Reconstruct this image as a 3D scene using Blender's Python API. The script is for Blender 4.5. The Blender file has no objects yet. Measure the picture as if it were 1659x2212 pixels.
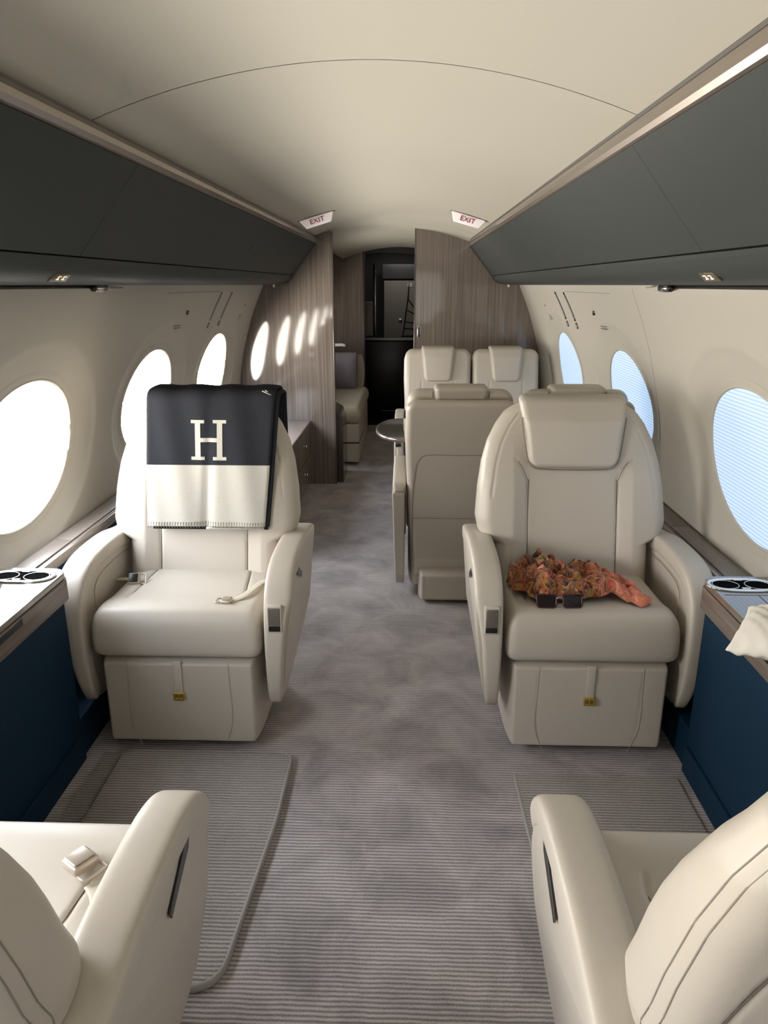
import bpy, bmesh, math, random
import numpy as np
from mathutils import Vector, Matrix
random.seed(7)
PI = math.pi
scene = bpy.context.scene
C = scene.collection

# ------------------------------------------------------------------ camera
FPX, PX, PY = 1600.0, 883.0, 615.0
cam_d = bpy.data.cameras.new('camera')
cam = bpy.data.objects.new('camera', cam_d)
C.objects.link(cam)
cam_d.sensor_fit = 'VERTICAL'
cam_d.sensor_height = 36.0
cam_d.lens = 36.0 * FPX / 2212.0
cam_d.clip_start = 0.05
_d = Vector(((PX - 829.5) / FPX, (PY - 1106.0) / FPX, 1.0)).normalized()
_z = Vector((0, -_d.z, _d.y)).normalized()
_x = _d.cross(_z)
# rows = world axes in camera coordinates (x right, y down, z forward)
right = Vector((_x.x, _d.x, _z.x)); down = Vector((_x.y, _d.y, _z.y)); fwd = Vector((_x.z, _d.z, _z.z))
M = Matrix(((right.x, -down.x, -fwd.x, 0.095), (right.y, -down.y, -fwd.y, 0.0), (right.z, -down.z, -fwd.z, 1.45), (0, 0, 0, 1)))
cam.matrix_world = M
scene.camera = cam

# ------------------------------------------------------------------ light / exposure
scene.view_settings.view_transform = 'Standard'
scene.view_settings.look = 'None'
scene.view_settings.exposure = 0.0
scene.view_settings.gamma = 1.0
scene.view_settings.use_curve_mapping = False
world = bpy.data.worlds.new('sky'); scene.world = world
world.use_nodes = True
bgn = world.node_tree.nodes['Background']
SKY_STRENGTH = 35.0
def _world():
    nt = world.node_tree; N = nt.nodes.new; L = nt.links.new
    tc = N('ShaderNodeTexCoord'); sp = N('ShaderNodeSeparateXYZ'); L(tc.outputs['Generated'], sp.inputs[0])
    ax = N('ShaderNodeMath'); ax.operation = 'ABSOLUTE'; L(sp.outputs['X'], ax.inputs[0])
    mx = N('ShaderNodeMath'); mx.operation = 'MAXIMUM'; mx.inputs[1].default_value = 0.01; L(ax.outputs[0], mx.inputs[0])
    dv = N('ShaderNodeMath'); dv.operation = 'DIVIDE'; L(sp.outputs['Z'], dv.inputs[0]); L(mx.outputs[0], dv.inputs[1])
    # slope of the view: overcast sky above, sunlit apron below, shaded apron close beside the aircraft
    mr = N('ShaderNodeMapRange'); mr.inputs['From Min'].default_value = -2.0; mr.inputs['From Max'].default_value = 1.0; L(dv.outputs[0], mr.inputs['Value'])
    r = N('ShaderNodeValToRGB'); e = r.color_ramp.elements
    e[0].position = 0.0; e[0].color = (.03, .03, .03, 1); e[1].position = 1.0; e[1].color = (.42, .45, .5, 1)
    for ps, c in ((.285, (.03, .03, .03)), (.345, (1.35, 1.26, 1.13)), (.44, (1.15, 1.07, .96)), (.53, (.85, .79, .71)), (.64, (.80, .75, .68)), (.72, (.66, .64, .62))):
        q = e.new(ps); q.color = (*c, 1)
    L(mr.outputs[0], r.inputs['Fac']); L(r.outputs['Color'], bgn.inputs[0]); bgn.inputs[1].default_value = SKY_STRENGTH
_world()
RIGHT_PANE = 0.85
RIGHT_SKY = 45.0
CABIN_LAMP = 9.0

# ------------------------------------------------------------------ object helpers
def link(o, parent=None):
    C.objects.link(o)
    if parent is not None:
        o.parent = parent
    return o

def mesh_obj(name, verts, faces, mat, parent=None, smooth=True):
    me = bpy.data.meshes.new(name)
    me.from_pydata([tuple(map(float, v)) for v in verts], [], faces)
    me.update()
    if smooth:
        me.polygons.foreach_set('use_smooth', [True] * len(me.polygons))
    o = bpy.data.objects.new(name, me)
    me.materials.append(mat)
    return link(o, parent)

def tag(o, label, cat, group=None, kind=None):
    o['label'] = label; o['category'] = cat
    if group: o['group'] = group
    if kind: o['kind'] = kind
    return o

def struct(o):
    o['kind'] = 'structure'
    return o

def thing(name, label, cat, loc=(0, 0, 0), rotz=0.0, group=None):
    o = bpy.data.objects.new(name, None)
    o.empty_display_size = 0.1
    C.objects.link(o)
    o.location = loc; o.rotation_euler = (0, 0, rotz)
    return tag(o, label, cat, group)

class MB:
    """collects shapes into one mesh"""
    def __init__(s): s.v = []; s.f = []
    def add(s, v, f):
        n = len(s.v); s.v += [tuple(p) for p in v]; s.f += [tuple(i + n for i in q) for q in f]
        return s
    def build(s, name, mat, parent=None, smooth=True):
        return mesh_obj(name, s.v, s.f, mat, parent, smooth)

def rbox(x0, x1, y0, y1, z0, z1, r=0.005, seg=3):
    """bevelled box as verts, faces"""
    bm = bmesh.new()
    bmesh.ops.create_cube(bm, size=1.0)
    for v in bm.verts:
        v.co = Vector((x0 + (v.co.x + .5) * (x1 - x0), y0 + (v.co.y + .5) * (y1 - y0), z0 + (v.co.z + .5) * (z1 - z0)))
    if r > 0:
        bmesh.ops.bevel(bm, geom=bm.edges[:], offset=r, segments=seg, profile=0.5, affect='EDGES')
    bm.verts.index_update()
    v = [tuple(a.co) for a in bm.verts]; f = [tuple(a.index for a in q.verts) for q in bm.faces]
    bm.free()
    return v, f

def prism(poly, axis, a0, a1, r=0.0, seg=3, fn=None):
    """polygon (list of 2d points) extruded along axis 'x','y' or 'z' between a0 and a1"""
    bm = bmesh.new()
    def P(p, a):
        if axis == 'x': return (a, p[0], p[1])
        if axis == 'y': return (p[0], a, p[1])
        return (p[0], p[1], a)
    A = [bm.verts.new(P(p, a0)) for p in poly]; B = [bm.verts.new(P(p, a1)) for p in poly]
    bm.faces.new(A); bm.faces.new(B[::-1])
    n = len(poly)
    for i in range(n):
        bm.faces.new((A[i], B[i], B[(i + 1) % n], A[(i + 1) % n]))
    bmesh.ops.recalc_face_normals(bm, faces=bm.faces[:])
    if r > 0:
        ed = [e for e in bm.edges if (e.verts[0] in A) == (e.verts[1] in A)]
        bmesh.ops.bevel(bm, geom=ed, offset=r, segments=seg, profile=0.5, affect='EDGES', clamp_overlap=True)
    bm.verts.index_update()
    v = [tuple(a.co) for a in bm.verts]; f = [tuple(a.index for a in q.verts) for q in bm.faces]
    bm.free()
    if fn: v = [fn(*p) for p in v]
    return v, f

def smooth_path(pts, n):
    """Catmull-Rom resample of a list of tuples"""
    P = np.array(pts, float); m = len(P)
    out = []
    for k in range(n):
        t = k / (n - 1) * (m - 1); i = min(int(t), m - 2); u = t - i
        p0 = P[max(i - 1, 0)]; p1 = P[i]; p2 = P[i + 1]; p3 = P[min(i + 2, m - 1)]
        out.append(0.5 * ((2 * p1) + (-p0 + p2) * u + (2 * p0 - 5 * p1 + 4 * p2 - p3) * u * u + (-p0 + 3 * p1 - 3 * p2 + p3) * u ** 3))
    return out

def sweep(path, size, p=4.0, seg=20, side=None, closed=False):
    """path: list of 3d points, size: list/func of (w,h); superellipse section. side: fixed side vector"""
    P = [Vector(q) for q in path]; n = len(P); v = []; f = []
    for i in range(n):
        if closed: t = (P[(i + 1) % n] - P[i - 1]).normalized()
        else: t = (P[min(i + 1, n - 1)] - P[max(i - 1, 0)]).normalized()
        s = Vector(side) if side else (Vector((0, 0, 1)) if abs(t.z) < .95 else Vector((1, 0, 0)))
        s = (s - t * s.dot(t)).normalized(); u = t.cross(s)
        w, h = size(i / (n - 1)) if callable(size) else size
        for k in range(seg):
            a = 2 * PI * k / seg
            c, sn = math.cos(a), math.sin(a)
            x = math.copysign(abs(c) ** (2 / p), c) * w / 2; y = math.copysign(abs(sn) ** (2 / p), sn) * h / 2
            v.append(tuple(P[i] + s * x + u * y))
    m = n if closed else n - 1
    for i in range(m):
        j = (i + 1) % n
        for k in range(seg):
            k2 = (k + 1) % seg
            f.append((i * seg + k, i * seg + k2, j * seg + k2, j * seg + k))
    if not closed:
        f.append(tuple(range(seg))[::-1]); f.append(tuple((n - 1) * seg + k for k in range(seg)))
    return v, f

def rounded_ends(fn, e=0.06):
    """shrinks a sweep's size at both ends so that they close softly"""
    def g(t):
        w, h = fn(t) if callable(fn) else fn
        d = min(t, 1 - t) / e
        k = math.sqrt(max(0.0, 1 - (1 - min(d, 1)) ** 2)) * .97 + .03
        return w * (0.5 + 0.5 * k), h * k
    return g

def edge_samples(n, sharp=1.7):
    """samples on [-1,1], denser toward both ends"""
    t = np.linspace(-1, 1, n)
    return np.sign(t) * (1 - (1 - np.abs(t)) ** sharp)

def pad(W, z0, z1, th, r, mapf, nx=60, nz=60, puff=0.0, gf=None, gb=None, rc=None, gd=0.004, gw=0.004, puffn=2.0, sharp=1.5, pe=2.0, rim=0.0):
    """soft cushion: half-width W(z) (or number), from z0 to z1, thickness th, edge radius r.
    mapf(x, d, z) places a point (d = -th/2 front .. +th/2 back). gf / gb: seam distance functions for front / back.
    rc: outline corner radius (number, or (bottom, top))."""
    if not callable(W): w0 = W; W = lambda z: w0
    if rc is None: rc = r
    rb, rt = rc if isinstance(rc, tuple) else (rc, rc)
    U = edge_samples(nx, sharp); V = edge_samples(nz, sharp)
    H = (z1 - z0) / 2; zc = (z0 + z1) / 2
    def half(z):
        w = W(z)
        dt = z1 - z; db = z - z0
        k = 0
        if dt < rt: k = max(k, rt - math.sqrt(max(0, rt * rt - (rt - dt) ** 2)))
        if db < rb: k = max(k, rb - math.sqrt(max(0, rb * rb - (rb - db) ** 2)))
        return max(w - k, 1e-4)
    v = []; f = []
    def prof(d):
        q = min(max(d / r, 0), 1)
        return max(0, 1 - (1 - q) ** pe) ** (1 / pe)
    for sgn, g in ((-1, gf), (1, gb)):
        for j, b in enumerate(V):
            z = zc + b * H; hw = half(z)
            dz = (1 - abs(b)) * H
            for i, a in enumerate(U):
                x = a * hw
                dx = (1 - abs(a)) * hw
                k = prof(dx) * prof(dz)
                d = (th / 2 + (rim if sgn < 0 else -rim)) * k
                if puff and (sgn < 0):
                    d += puff * (1 - abs(a) ** puffn) * (1 - abs(b) ** puffn) * k
                if g is not None and k > .3:
                    q = g(x, z, min(dx, dz))
                    if q < 4 * gw: d -= gd * math.exp(-(q / gw) ** 2)
                v.append(mapf(x, sgn * d + rim, z))
    N = nx * nz
    for j in range(nz - 1):
        for i in range(nx - 1):
            a = j * nx + i
            f.append((a, a + 1, a + nx + 1, a + nx)); f.append((N + a, N + a + nx, N + a + nx + 1, N + a + 1))
    # rim vertices of front and back coincide: weld through faces
    rim = [i for i in range(nx)] + [j * nx + nx - 1 for j in range(1, nz)] + [(nz - 1) * nx + i for i in range(nx - 2, -1, -1)] + [j * nx for j in range(nz - 2, 0, -1)]
    m = {}
    for q in rim: m[N + q] = q
    f = [tuple(m.get(i, i) for i in q) for q in f]
    used = sorted(set(i for q in f for i in q)); idx = {u: k for k, u in enumerate(used)}
    return [v[u] for u in used], [tuple(idx[i] for i in q) for q in f]

def flipy(vf):
    return vf

def seg_d(p, a, b):
    ax, ay = a; bx, by = b; px, py = p
    L = (bx - ax) ** 2 + (by - ay) ** 2
    t = 0 if L == 0 else max(0, min(1, ((px - ax) * (bx - ax) + (py - ay) * (by - ay)) / L))
    return math.hypot(px - ax - t * (bx - ax), py - ay - t * (by - ay))

def poly_d(p, pts):
    return min(seg_d(p, pts[i], pts[i + 1]) for i in range(len(pts) - 1))

def text_mesh(name, s, size, mat, M4, parent=None, depth=0.001):
    cu = bpy.data.curves.new(name, 'FONT'); cu.body = s; cu.size = size; cu.extrude = depth
    cu.align_x = 'CENTER'; cu.align_y = 'CENTER'
    tmp = bpy.data.objects.new(name + '_t', cu); C.objects.link(tmp)
    bpy.context.view_layer.update()
    me = bpy.data.meshes.new_from_object(tmp.evaluated_get(bpy.context.evaluated_depsgraph_get()))
    bpy.data.objects.remove(tmp); me.name = name
    me.transform(M4)
    me.materials.clear(); me.materials.append(mat)
    o = bpy.data.objects.new(name, me)
    return link(o, parent)

# ------------------------------------------------------------------ materials
def new_mat(name):
    m = bpy.data.materials.new(name); m.use_nodes = True
    nt = m.node_tree; b = nt.nodes['Principled BSDF']
    return m, nt, b

def simple(name, col, rough=0.5, metal=0.0, spec=0.5, noise=0.0, nscale=40.0, bump=0.0, bscale=300.0, coat=0.0):
    m, nt, b = new_mat(name)
    b.inputs['Base Color'].default_value = (*col, 1)
    b.inputs['Roughness'].default_value = rough; b.inputs['Metallic'].default_value = metal
    b.inputs['Specular IOR Level'].default_value = spec
    b.inputs['Coat Weight'].default_value = coat
    tc = nt.nodes.new('ShaderNodeTexCoord')
    if noise:
        n = nt.nodes.new('ShaderNodeTexNoise'); n.inputs['Scale'].default_value = nscale; n.inputs['Detail'].default_value = 4
        nt.links.new(tc.outputs['Object'], n.inputs['Vector'])
        mx = nt.nodes.new('ShaderNodeMix'); mx.data_type = 'RGBA'
        mx.inputs[6].default_value = (*[c * (1 - noise) for c in col], 1); mx.inputs[7].default_value = (*[min(1, c * (1 + noise)) for c in col], 1)
        nt.links.new(n.outputs['Fac'], mx.inputs[0]); nt.links.new(mx.outputs[2], b.inputs['Base Color'])
    if bump:
        n = nt.nodes.new('ShaderNodeTexNoise'); n.inputs['Scale'].default_value = bscale; n.inputs['Detail'].default_value = 2
        nt.links.new(tc.outputs['Object'], n.inputs['Vector'])
        bp = nt.nodes.new('ShaderNodeBump'); bp.inputs['Strength'].default_value = bump; bp.inputs['Distance'].default_value = 0.002
        nt.links.new(n.outputs['Fac'], bp.inputs['Height']); nt.links.new(bp.outputs['Normal'], b.inputs['Normal'])
    return m

def wood_mat(name, c1, c2, rough=0.12, scale=(90, 90, 1.2), coat=0.0):
    m, nt, b = new_mat(name)
    tc = nt.nodes.new('ShaderNodeTexCoord'); mp = nt.nodes.new('ShaderNodeMapping')
    mp.inputs['Scale'].default_value = scale
    nt.links.new(tc.outputs['Object'], mp.inputs['Vector'])
    n = nt.nodes.new('ShaderNodeTexNoise'); n.inputs['Scale'].default_value = 1.0; n.inputs['Detail'].default_value = 5; n.inputs['Roughness'].default_value = 0.6
    nt.links.new(mp.outputs[0], n.inputs['Vector'])
    r = nt.nodes.new('ShaderNodeValToRGB')
    r.color_ramp.elements[0].position = 0.32; r.color_ramp.elements[0].color = (*c1, 1)
    r.color_ramp.elements[1].position = 0.68; r.color_ramp.elements[1].color = (*c2, 1)
    nt.links.new(n.outputs['Fac'], r.inputs['Fac']); nt.links.new(r.outputs['Color'], b.inputs['Base Color'])
    b.inputs['Roughness'].default_value = rough
    b.inputs['Coat Weight'].default_value = coat; b.inputs['Coat Roughness'].default_value = 0.03
    return m

def carpet_mat(name, c1, c2, pitch=0.0115, axis='Y', worn=0.35):
    m, nt, b = new_mat(name)
    N = nt.nodes.new; L = nt.links.new
    tc = N('ShaderNodeTexCoord')
    nz = N('ShaderNodeTexNoise'); nz.inputs['Scale'].default_value = 14; nz.inputs['Detail'].default_value = 3
    L(tc.outputs['Object'], nz.inputs['Vector'])
    sp = N('ShaderNodeSeparateXYZ'); L(tc.outputs['Object'], sp.inputs[0])
    # rib phase = y + small wobble
    wob = N('ShaderNodeMath'); wob.operation = 'MULTIPLY_ADD'; wob.inputs[1].default_value = 0.006
    L(nz.outputs['Fac'], wob.inputs[0]); L(sp.outputs[axis], wob.inputs[2])
    mul = N('ShaderNodeMath'); mul.operation = 'MULTIPLY'; mul.inputs[1].default_value = 2 * PI / pitch
    L(wob.outputs[0], mul.inputs[0])
    sn = N('ShaderNodeMath'); sn.operation = 'SINE'; L(mul.outputs[0], sn.inputs[0])
    h = N('ShaderNodeMath'); h.operation = 'MULTIPLY_ADD'; h.inputs[1].default_value = 0.5; h.inputs[2].default_value = 0.5
    L(sn.outputs[0], h.inputs[0])
    fz = N('ShaderNodeTexNoise'); fz.inputs['Scale'].default_value = 260; fz.inputs['Detail'].default_value = 3
    L(tc.outputs['Object'], fz.inputs['Vector'])
    mpp = N('ShaderNodeMapping'); mpp.inputs['Scale'].default_value = (1.0, 1.0, 1.0); mpp.inputs['Rotation'].default_value = (0, 0, .5)
    L(tc.outputs['Object'], mpp.inputs['Vector'])
    wz = N('ShaderNodeTexNoise'); wz.inputs['Scale'].default_value = 5.0; wz.inputs['Detail'].default_value = 5; wz.inputs['Roughness'].default_value = 0.62; wz.inputs['Distortion'].default_value = 0.6
    L(mpp.outputs[0], wz.inputs['Vector'])
    # combine: ribs + fuzz
    a = N('ShaderNodeMath'); a.operation = 'MULTIPLY_ADD'; a.inputs[1].default_value = 0.62; L(fz.outputs['Fac'], a.inputs[0])
    q = N('ShaderNodeMath'); q.operation = 'MULTIPLY'; q.inputs[1].default_value = 0.60; L(h.outputs[0], q.inputs[0]); L(q.outputs[0], a.inputs[2])
    mx = N('ShaderNodeMix'); mx.data_type = 'RGBA'; mx.inputs[6].default_value = (*c1, 1); mx.inputs[7].default_value = (*c2, 1)
    L(a.outputs[0], mx.inputs[0])
    wr = N('ShaderNodeMapRange'); wr.inputs['From Min'].default_value = 0.3; wr.inputs['From Max'].default_value = 0.7
    wr.inputs['To Min'].default_value = 1 - worn; wr.inputs['To Max'].default_value = 1 + worn
    L(wz.outputs['Fac'], wr.inputs['Value'])
    vm = N('ShaderNodeVectorMath'); vm.operation = 'SCALE'; L(mx.outputs[2], vm.inputs[0]); L(wr.outputs[0], vm.inputs['Scale'])
    L(vm.outputs[0], b.inputs['Base Color'])
    b.inputs['Roughness'].default_value = 0.95; b.inputs['Specular IOR Level'].default_value = 0.1
    b.inputs['Sheen Weight'].default_value = 0.25
    bp = N('ShaderNodeBump'); bp.inputs['Strength'].default_value = 0.8; bp.inputs['Distance'].default_value = 0.004
    L(a.outputs[0], bp.inputs['Height']); L(bp.outputs['Normal'], b.inputs['Normal'])
    return m

def emit_mat(name, col, strength):
    m, nt, b = new_mat(name)
    b.inputs['Base Color'].default_value = (0.8, 0.8, 0.8, 1)
    b.inputs['Roughness'].default_value = 0.9
    b.inputs['Emission Color'].default_value = (*col, 1); b.inputs['Emission Strength'].default_value = strength
    return m

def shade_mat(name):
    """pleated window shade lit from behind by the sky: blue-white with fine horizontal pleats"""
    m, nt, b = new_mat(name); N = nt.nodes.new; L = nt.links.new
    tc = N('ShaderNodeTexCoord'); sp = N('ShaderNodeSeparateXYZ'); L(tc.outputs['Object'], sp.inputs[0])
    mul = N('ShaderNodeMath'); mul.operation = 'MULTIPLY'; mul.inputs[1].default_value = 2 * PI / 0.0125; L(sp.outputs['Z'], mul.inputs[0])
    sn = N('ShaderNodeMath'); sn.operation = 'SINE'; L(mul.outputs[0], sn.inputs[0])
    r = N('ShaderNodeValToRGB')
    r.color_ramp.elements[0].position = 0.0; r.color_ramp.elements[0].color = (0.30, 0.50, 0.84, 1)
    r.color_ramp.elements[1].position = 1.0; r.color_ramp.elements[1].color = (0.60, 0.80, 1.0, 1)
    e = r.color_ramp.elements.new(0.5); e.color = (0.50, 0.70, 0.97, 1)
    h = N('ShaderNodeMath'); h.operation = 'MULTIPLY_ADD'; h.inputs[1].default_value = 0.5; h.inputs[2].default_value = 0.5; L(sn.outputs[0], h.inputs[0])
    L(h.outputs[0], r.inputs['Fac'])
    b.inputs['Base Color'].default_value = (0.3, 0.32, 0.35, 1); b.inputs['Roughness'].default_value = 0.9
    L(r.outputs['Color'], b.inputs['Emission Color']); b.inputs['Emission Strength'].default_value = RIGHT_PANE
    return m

def scarf_mat(name):
    m, nt, b = new_mat(name); N = nt.nodes.new; L = nt.links.new
    tc = N('ShaderNodeTexCoord')
    nz = N('ShaderNodeTexNoise'); nz.inputs['Scale'].default_value = 30; nz.inputs['Detail'].default_value = 2; nz.inputs['Distortion'].default_value = 1.6
    L(tc.outputs['UV'], nz.inputs['Vector']); nz.inputs['Scale'].default_value = 8.0
    r = N('ShaderNodeValToRGB'); r.color_ramp.interpolation = 'LINEAR'
    cols = [(0.0, (0.02, 0.01, 0.01)), (0.38, (0.03, 0.008, 0.008)), (0.41, (0.40, 0.015, 0.02)), (0.44, (0.50, 0.26, 0.02)), (0.475, (0.03, 0.01, 0.01)), (0.51, (0.52, 0.05, 0.04)), (0.545, (0.30, 0.24, 0.03)), (0.58, (0.08, 0.012, 0.012)), (0.61, (0.80, 0.40, 0.22)), (0.66, (0.62, 0.08, 0.07)), (1.0, (0.85, 0.55, 0.42))]
    while len(r.color_ramp.elements) < len(cols): r.color_ramp.elements.new(0.5)
    for e, (p, c) in zip(r.color_ramp.elements, cols): e.position = p; e.color = (*c, 1)
    L(nz.outputs['Fac'], r.inputs['Fac'])
    # coral tone at one end of the cloth
    sp = N('ShaderNodeSeparateXYZ'); L(tc.outputs['UV'], sp.inputs[0])
    mr = N('ShaderNodeMapRange'); mr.inputs['From Min'].default_value = 0.62; mr.inputs['From Max'].default_value = 0.9; mr.inputs['To Max'].default_value = 0.65; L(sp.outputs['X'], mr.inputs['Value'])
    mx = N('ShaderNodeMix'); mx.data_type = 'RGBA'; L(mr.outputs[0], mx.inputs[0]); L(r.outputs['Color'], mx.inputs[6]); mx.inputs[7].default_value = (0.72, 0.20, 0.13, 1)
    L(mx.outputs[2], b.inputs['Base Color']); b.inputs['Roughness'].default_value = 0.6; b.inputs['Sheen Weight'].default_value = 0.3
    return m

M_LEATHER = simple('cream_leather', (0.535, 0.485, 0.415), rough=0.40, spec=0.45, bump=0.12, bscale=900)
M_LEATHER2 = M_LEATHER
M_SEAM = simple('seam_shadow', (.13, .105, .085), rough=0.8)
M_SEAM2 = simple('seam_shadow_soft', (.26, .225, .185), rough=0.8)
M_STITCH = simple('stitch_leather', (.44, .39, .32), rough=0.6)
M_GAP = simple('dark_gap', (0.02, 0.02, 0.02), rough=0.8)
M_CEIL = simple('ceiling_fabric', (0.475, 0.45, 0.385), rough=0.8, spec=0.2)
M_WALL = simple('sidewall_panel', (0.475, 0.445, 0.385), rough=0.6, spec=0.3)
M_BIN = simple('bin_charcoal', (0.042, 0.048, 0.046), rough=0.55, spec=0.25, noise=0.08, nscale=200)
M_RAIL = simple('rail_champagne_metal', (0.36, 0.31, 0.27), rough=0.28, metal=0.85)
M_RAILD = simple('rail_shadow_strip', (.10, .09, .08), rough=.5)
M_CHROME = simple('chrome', (0.75, 0.75, 0.75), rough=0.15, metal=1.0)
M_BLUE = simple('navy_panel', (0.005, 0.024, 0.050), rough=0.55, spec=0.15)
M_WOOD = wood_mat('taupe_wood', (0.125, 0.100, 0.084), (0.235, 0.198, 0.170), rough=0.06)
M_WOODTOP = wood_mat('taupe_ledge', (0.15, 0.12, 0.10), (0.20, 0.165, 0.14), rough=0.35, scale=(60, 2, 60))
M_GLOSSTOP = wood_mat('gloss_console_top', (0.12, 0.095, 0.075), (0.17, 0.14, 0.115), rough=0.05, scale=(60, 2, 60), coat=1.0)
M_CARPET = carpet_mat('ribbed_carpet', (0.060, 0.052, 0.051), (0.56, 0.50, 0.49), worn=0.34)
M_MAT = carpet_mat('ribbed_mat', (0.065, 0.057, 0.051), (0.47, 0.42, 0.385), worn=0.14)
M_BIND = simple('mat_binding', (0.34, 0.32, 0.30), rough=0.8, noise=0.1, nscale=300)
M_BLACK = simple('gloss_black', (0.006, 0.006, 0.007), rough=0.25, spec=0.4)
M_WELL = simple('cup_well_black', (.008, .008, .008), rough=.9, spec=.0)
M_BAND = wood_mat('console_band_wood', (.10, .075, .06), (.19, .15, .125), rough=.25, scale=(90, 2, 60))
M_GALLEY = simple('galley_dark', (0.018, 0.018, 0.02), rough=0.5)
M_GREYP = simple('galley_grey_panel', (0.16, 0.145, 0.13), rough=0.5)
M_DARKPL = simple('dark_plastic', (0.012, 0.011, 0.010), rough=0.3)
M_TAUPEPL = simple('taupe_plate', (0.20, 0.175, 0.15), rough=0.3, metal=0.4)
M_GOLD = simple('gold_buckle', (0.65, 0.45, 0.08), rough=0.3, metal=0.9)
M_BELT = simple('belt_web', (0.60, 0.54, 0.44), rough=0.7, noise=0.1, nscale=600)
M_BELTMETAL = simple('belt_buckle', (0.50, 0.43, 0.36), rough=0.35, metal=0.5)
M_NAVYWOOL = simple('charcoal_wool', (0.026, 0.028, 0.034), rough=0.95, spec=0.1, noise=0.35, nscale=500, bump=0.5, bscale=500)
M_CREAMWOOL = simple('cream_wool', (0.50, 0.48, 0.43), rough=0.95, spec=0.1, noise=0.10, nscale=400, bump=0.5, bscale=500)
M_SCARF = scarf_mat('silk_scarf')
M_LENS = simple('sunglass_lens', (0.008, 0.004, 0.006), rough=0.12, spec=0.3)
M_FRAME = simple('sunglass_frame', (0.05, 0.015, 0.02), rough=0.2)
M_PILLOW = simple('white_pillow_cloth', (0.72, 0.68, 0.60), rough=0.85, bump=0.3, bscale=250)
M_MAUVE = simple('mauve_pillow_cloth', (0.19, 0.16, 0.18), rough=0.85)
M_SIGN = emit_mat('lit_exit_sign', (0.95, 0.75, 0.72), 0.25)
M_SIGNTXT = simple('exit_red', (0.30, 0.02, 0.04), rough=0.5)
M_CABINLIT = emit_mat('lit_symbol', (1.0, 0.8, 0.5), 0.9)
M_PLATE = simple('symbol_plate', (0.16, 0.13, 0.09), rough=0.3, metal=0.4)
M_PRINT = simple('grey_print', (0.22, 0.21, 0.22), rough=0.6)
def glass_mat():
    m, nt, b = new_mat('window_glass')
    tr = nt.nodes.new('ShaderNodeBsdfTransparent'); tr.inputs[0].default_value = (.97, .98, .98, 1)
    gl = nt.nodes.new('ShaderNodeBsdfGlossy'); gl.inputs['Roughness'].default_value = .02
    mix = nt.nodes.new('ShaderNodeMixShader'); mix.inputs[0].default_value = .04
    nt.links.new(tr.outputs[0], mix.inputs[1]); nt.links.new(gl.outputs[0], mix.inputs[2])
    nt.links.new(mix.outputs[0], nt.nodes['Material Output'].inputs['Surface'])
    return m
M_LPANE = glass_mat()
M_RPANE = shade_mat('pleated_shade')

# ------------------------------------------------------------------ shell
YB = -2.6                     # rear of the modelled cabin, behind the camera
YP_L, YP_R, YA = 5.44, 5.90, 7.90
WC = [(.0, 1.10), (.30, 1.135), (.50, 1.15), (.62, 1.15), (.8, 1.13), (.92, 1.115), (1.05, 1.08), (1.25, 1.02), (1.44, .935), (1.50, .905)]
def wallx(z): return float(np.interp(z, [a[0] for a in WC], [a[1] for a in WC]))
_wz = np.linspace(0, 1.5, 301)
_wx = np.array([wallx(z) for z in _wz])
_k = np.ones(41) / 41; _wxs = np.convolve(np.pad(_wx, 20, mode='edge'), _k, mode='valid')
_wxs[:25] = _wx[:25]; _wxs[-8:] = _wx[-8:]
def wx(z): return float(np.interp(z, _wz, _wxs))
WIN_L = [2.285, 3.47, 4.66, 6.25, 1.05, -0.12, -1.30]
WIN_R = [2.18, 3.49, 4.83, 0.93, -0.25, -1.43]
WZ, WRY, WRZ = 0.925, 0.335, 0.235
WO = 0.017     # extra depth of the recess floor at the window

def wall(side, wins, y1):
    ys = list(np.arange(YB, 1.2, 0.03)) + list(np.arange(1.2, y1, 0.0125)) + [y1]
    zs = list(np.arange(0.30, 1.47, 0.0125))
    v = []; f = []
    for y in ys:
        for z in zs:
            off = 0.0
            for c in wins:
                q = math.hypot((y - c) / (WRY + .165), (z - (WZ + 0.0)) / (WRZ + .115))
                if q < 1.0:
                    t = min(1, (1 - q) / .02); off += 0.004 * t + 0.024 * min(1, (1 - q) / .30)
                e = math.hypot((y - c) / (WRY + .004), (z - WZ) / (WRZ + .004))
                if e < 1.0:
                    t = min(1, (1 - e) / .05); off += 0.02 * t * t * (3 - 2 * t)
            v.append((side * (wx(z) + off), y, z))
    n = len(zs)
    for i in range(len(ys) - 1):
        for j in range(n - 1):
            a = i * n + j
            q = (a, a + n, a + n + 1, a + 1)
            if side < 0 and any(any(math.hypot((v[k][1] - c) / WRY, (v[k][2] - WZ) / WRZ) < 1.0 for k in q) for c in wins): continue
            f.append(q if side < 0 else q[::-1])
    o = mesh_obj('wall_left' if side < 0 else 'wall_right', v, f, M_WALL)
    return struct(o)

wall(-1, WIN_L, YA)
wall(1, WIN_R, YP_R + .02)

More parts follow.
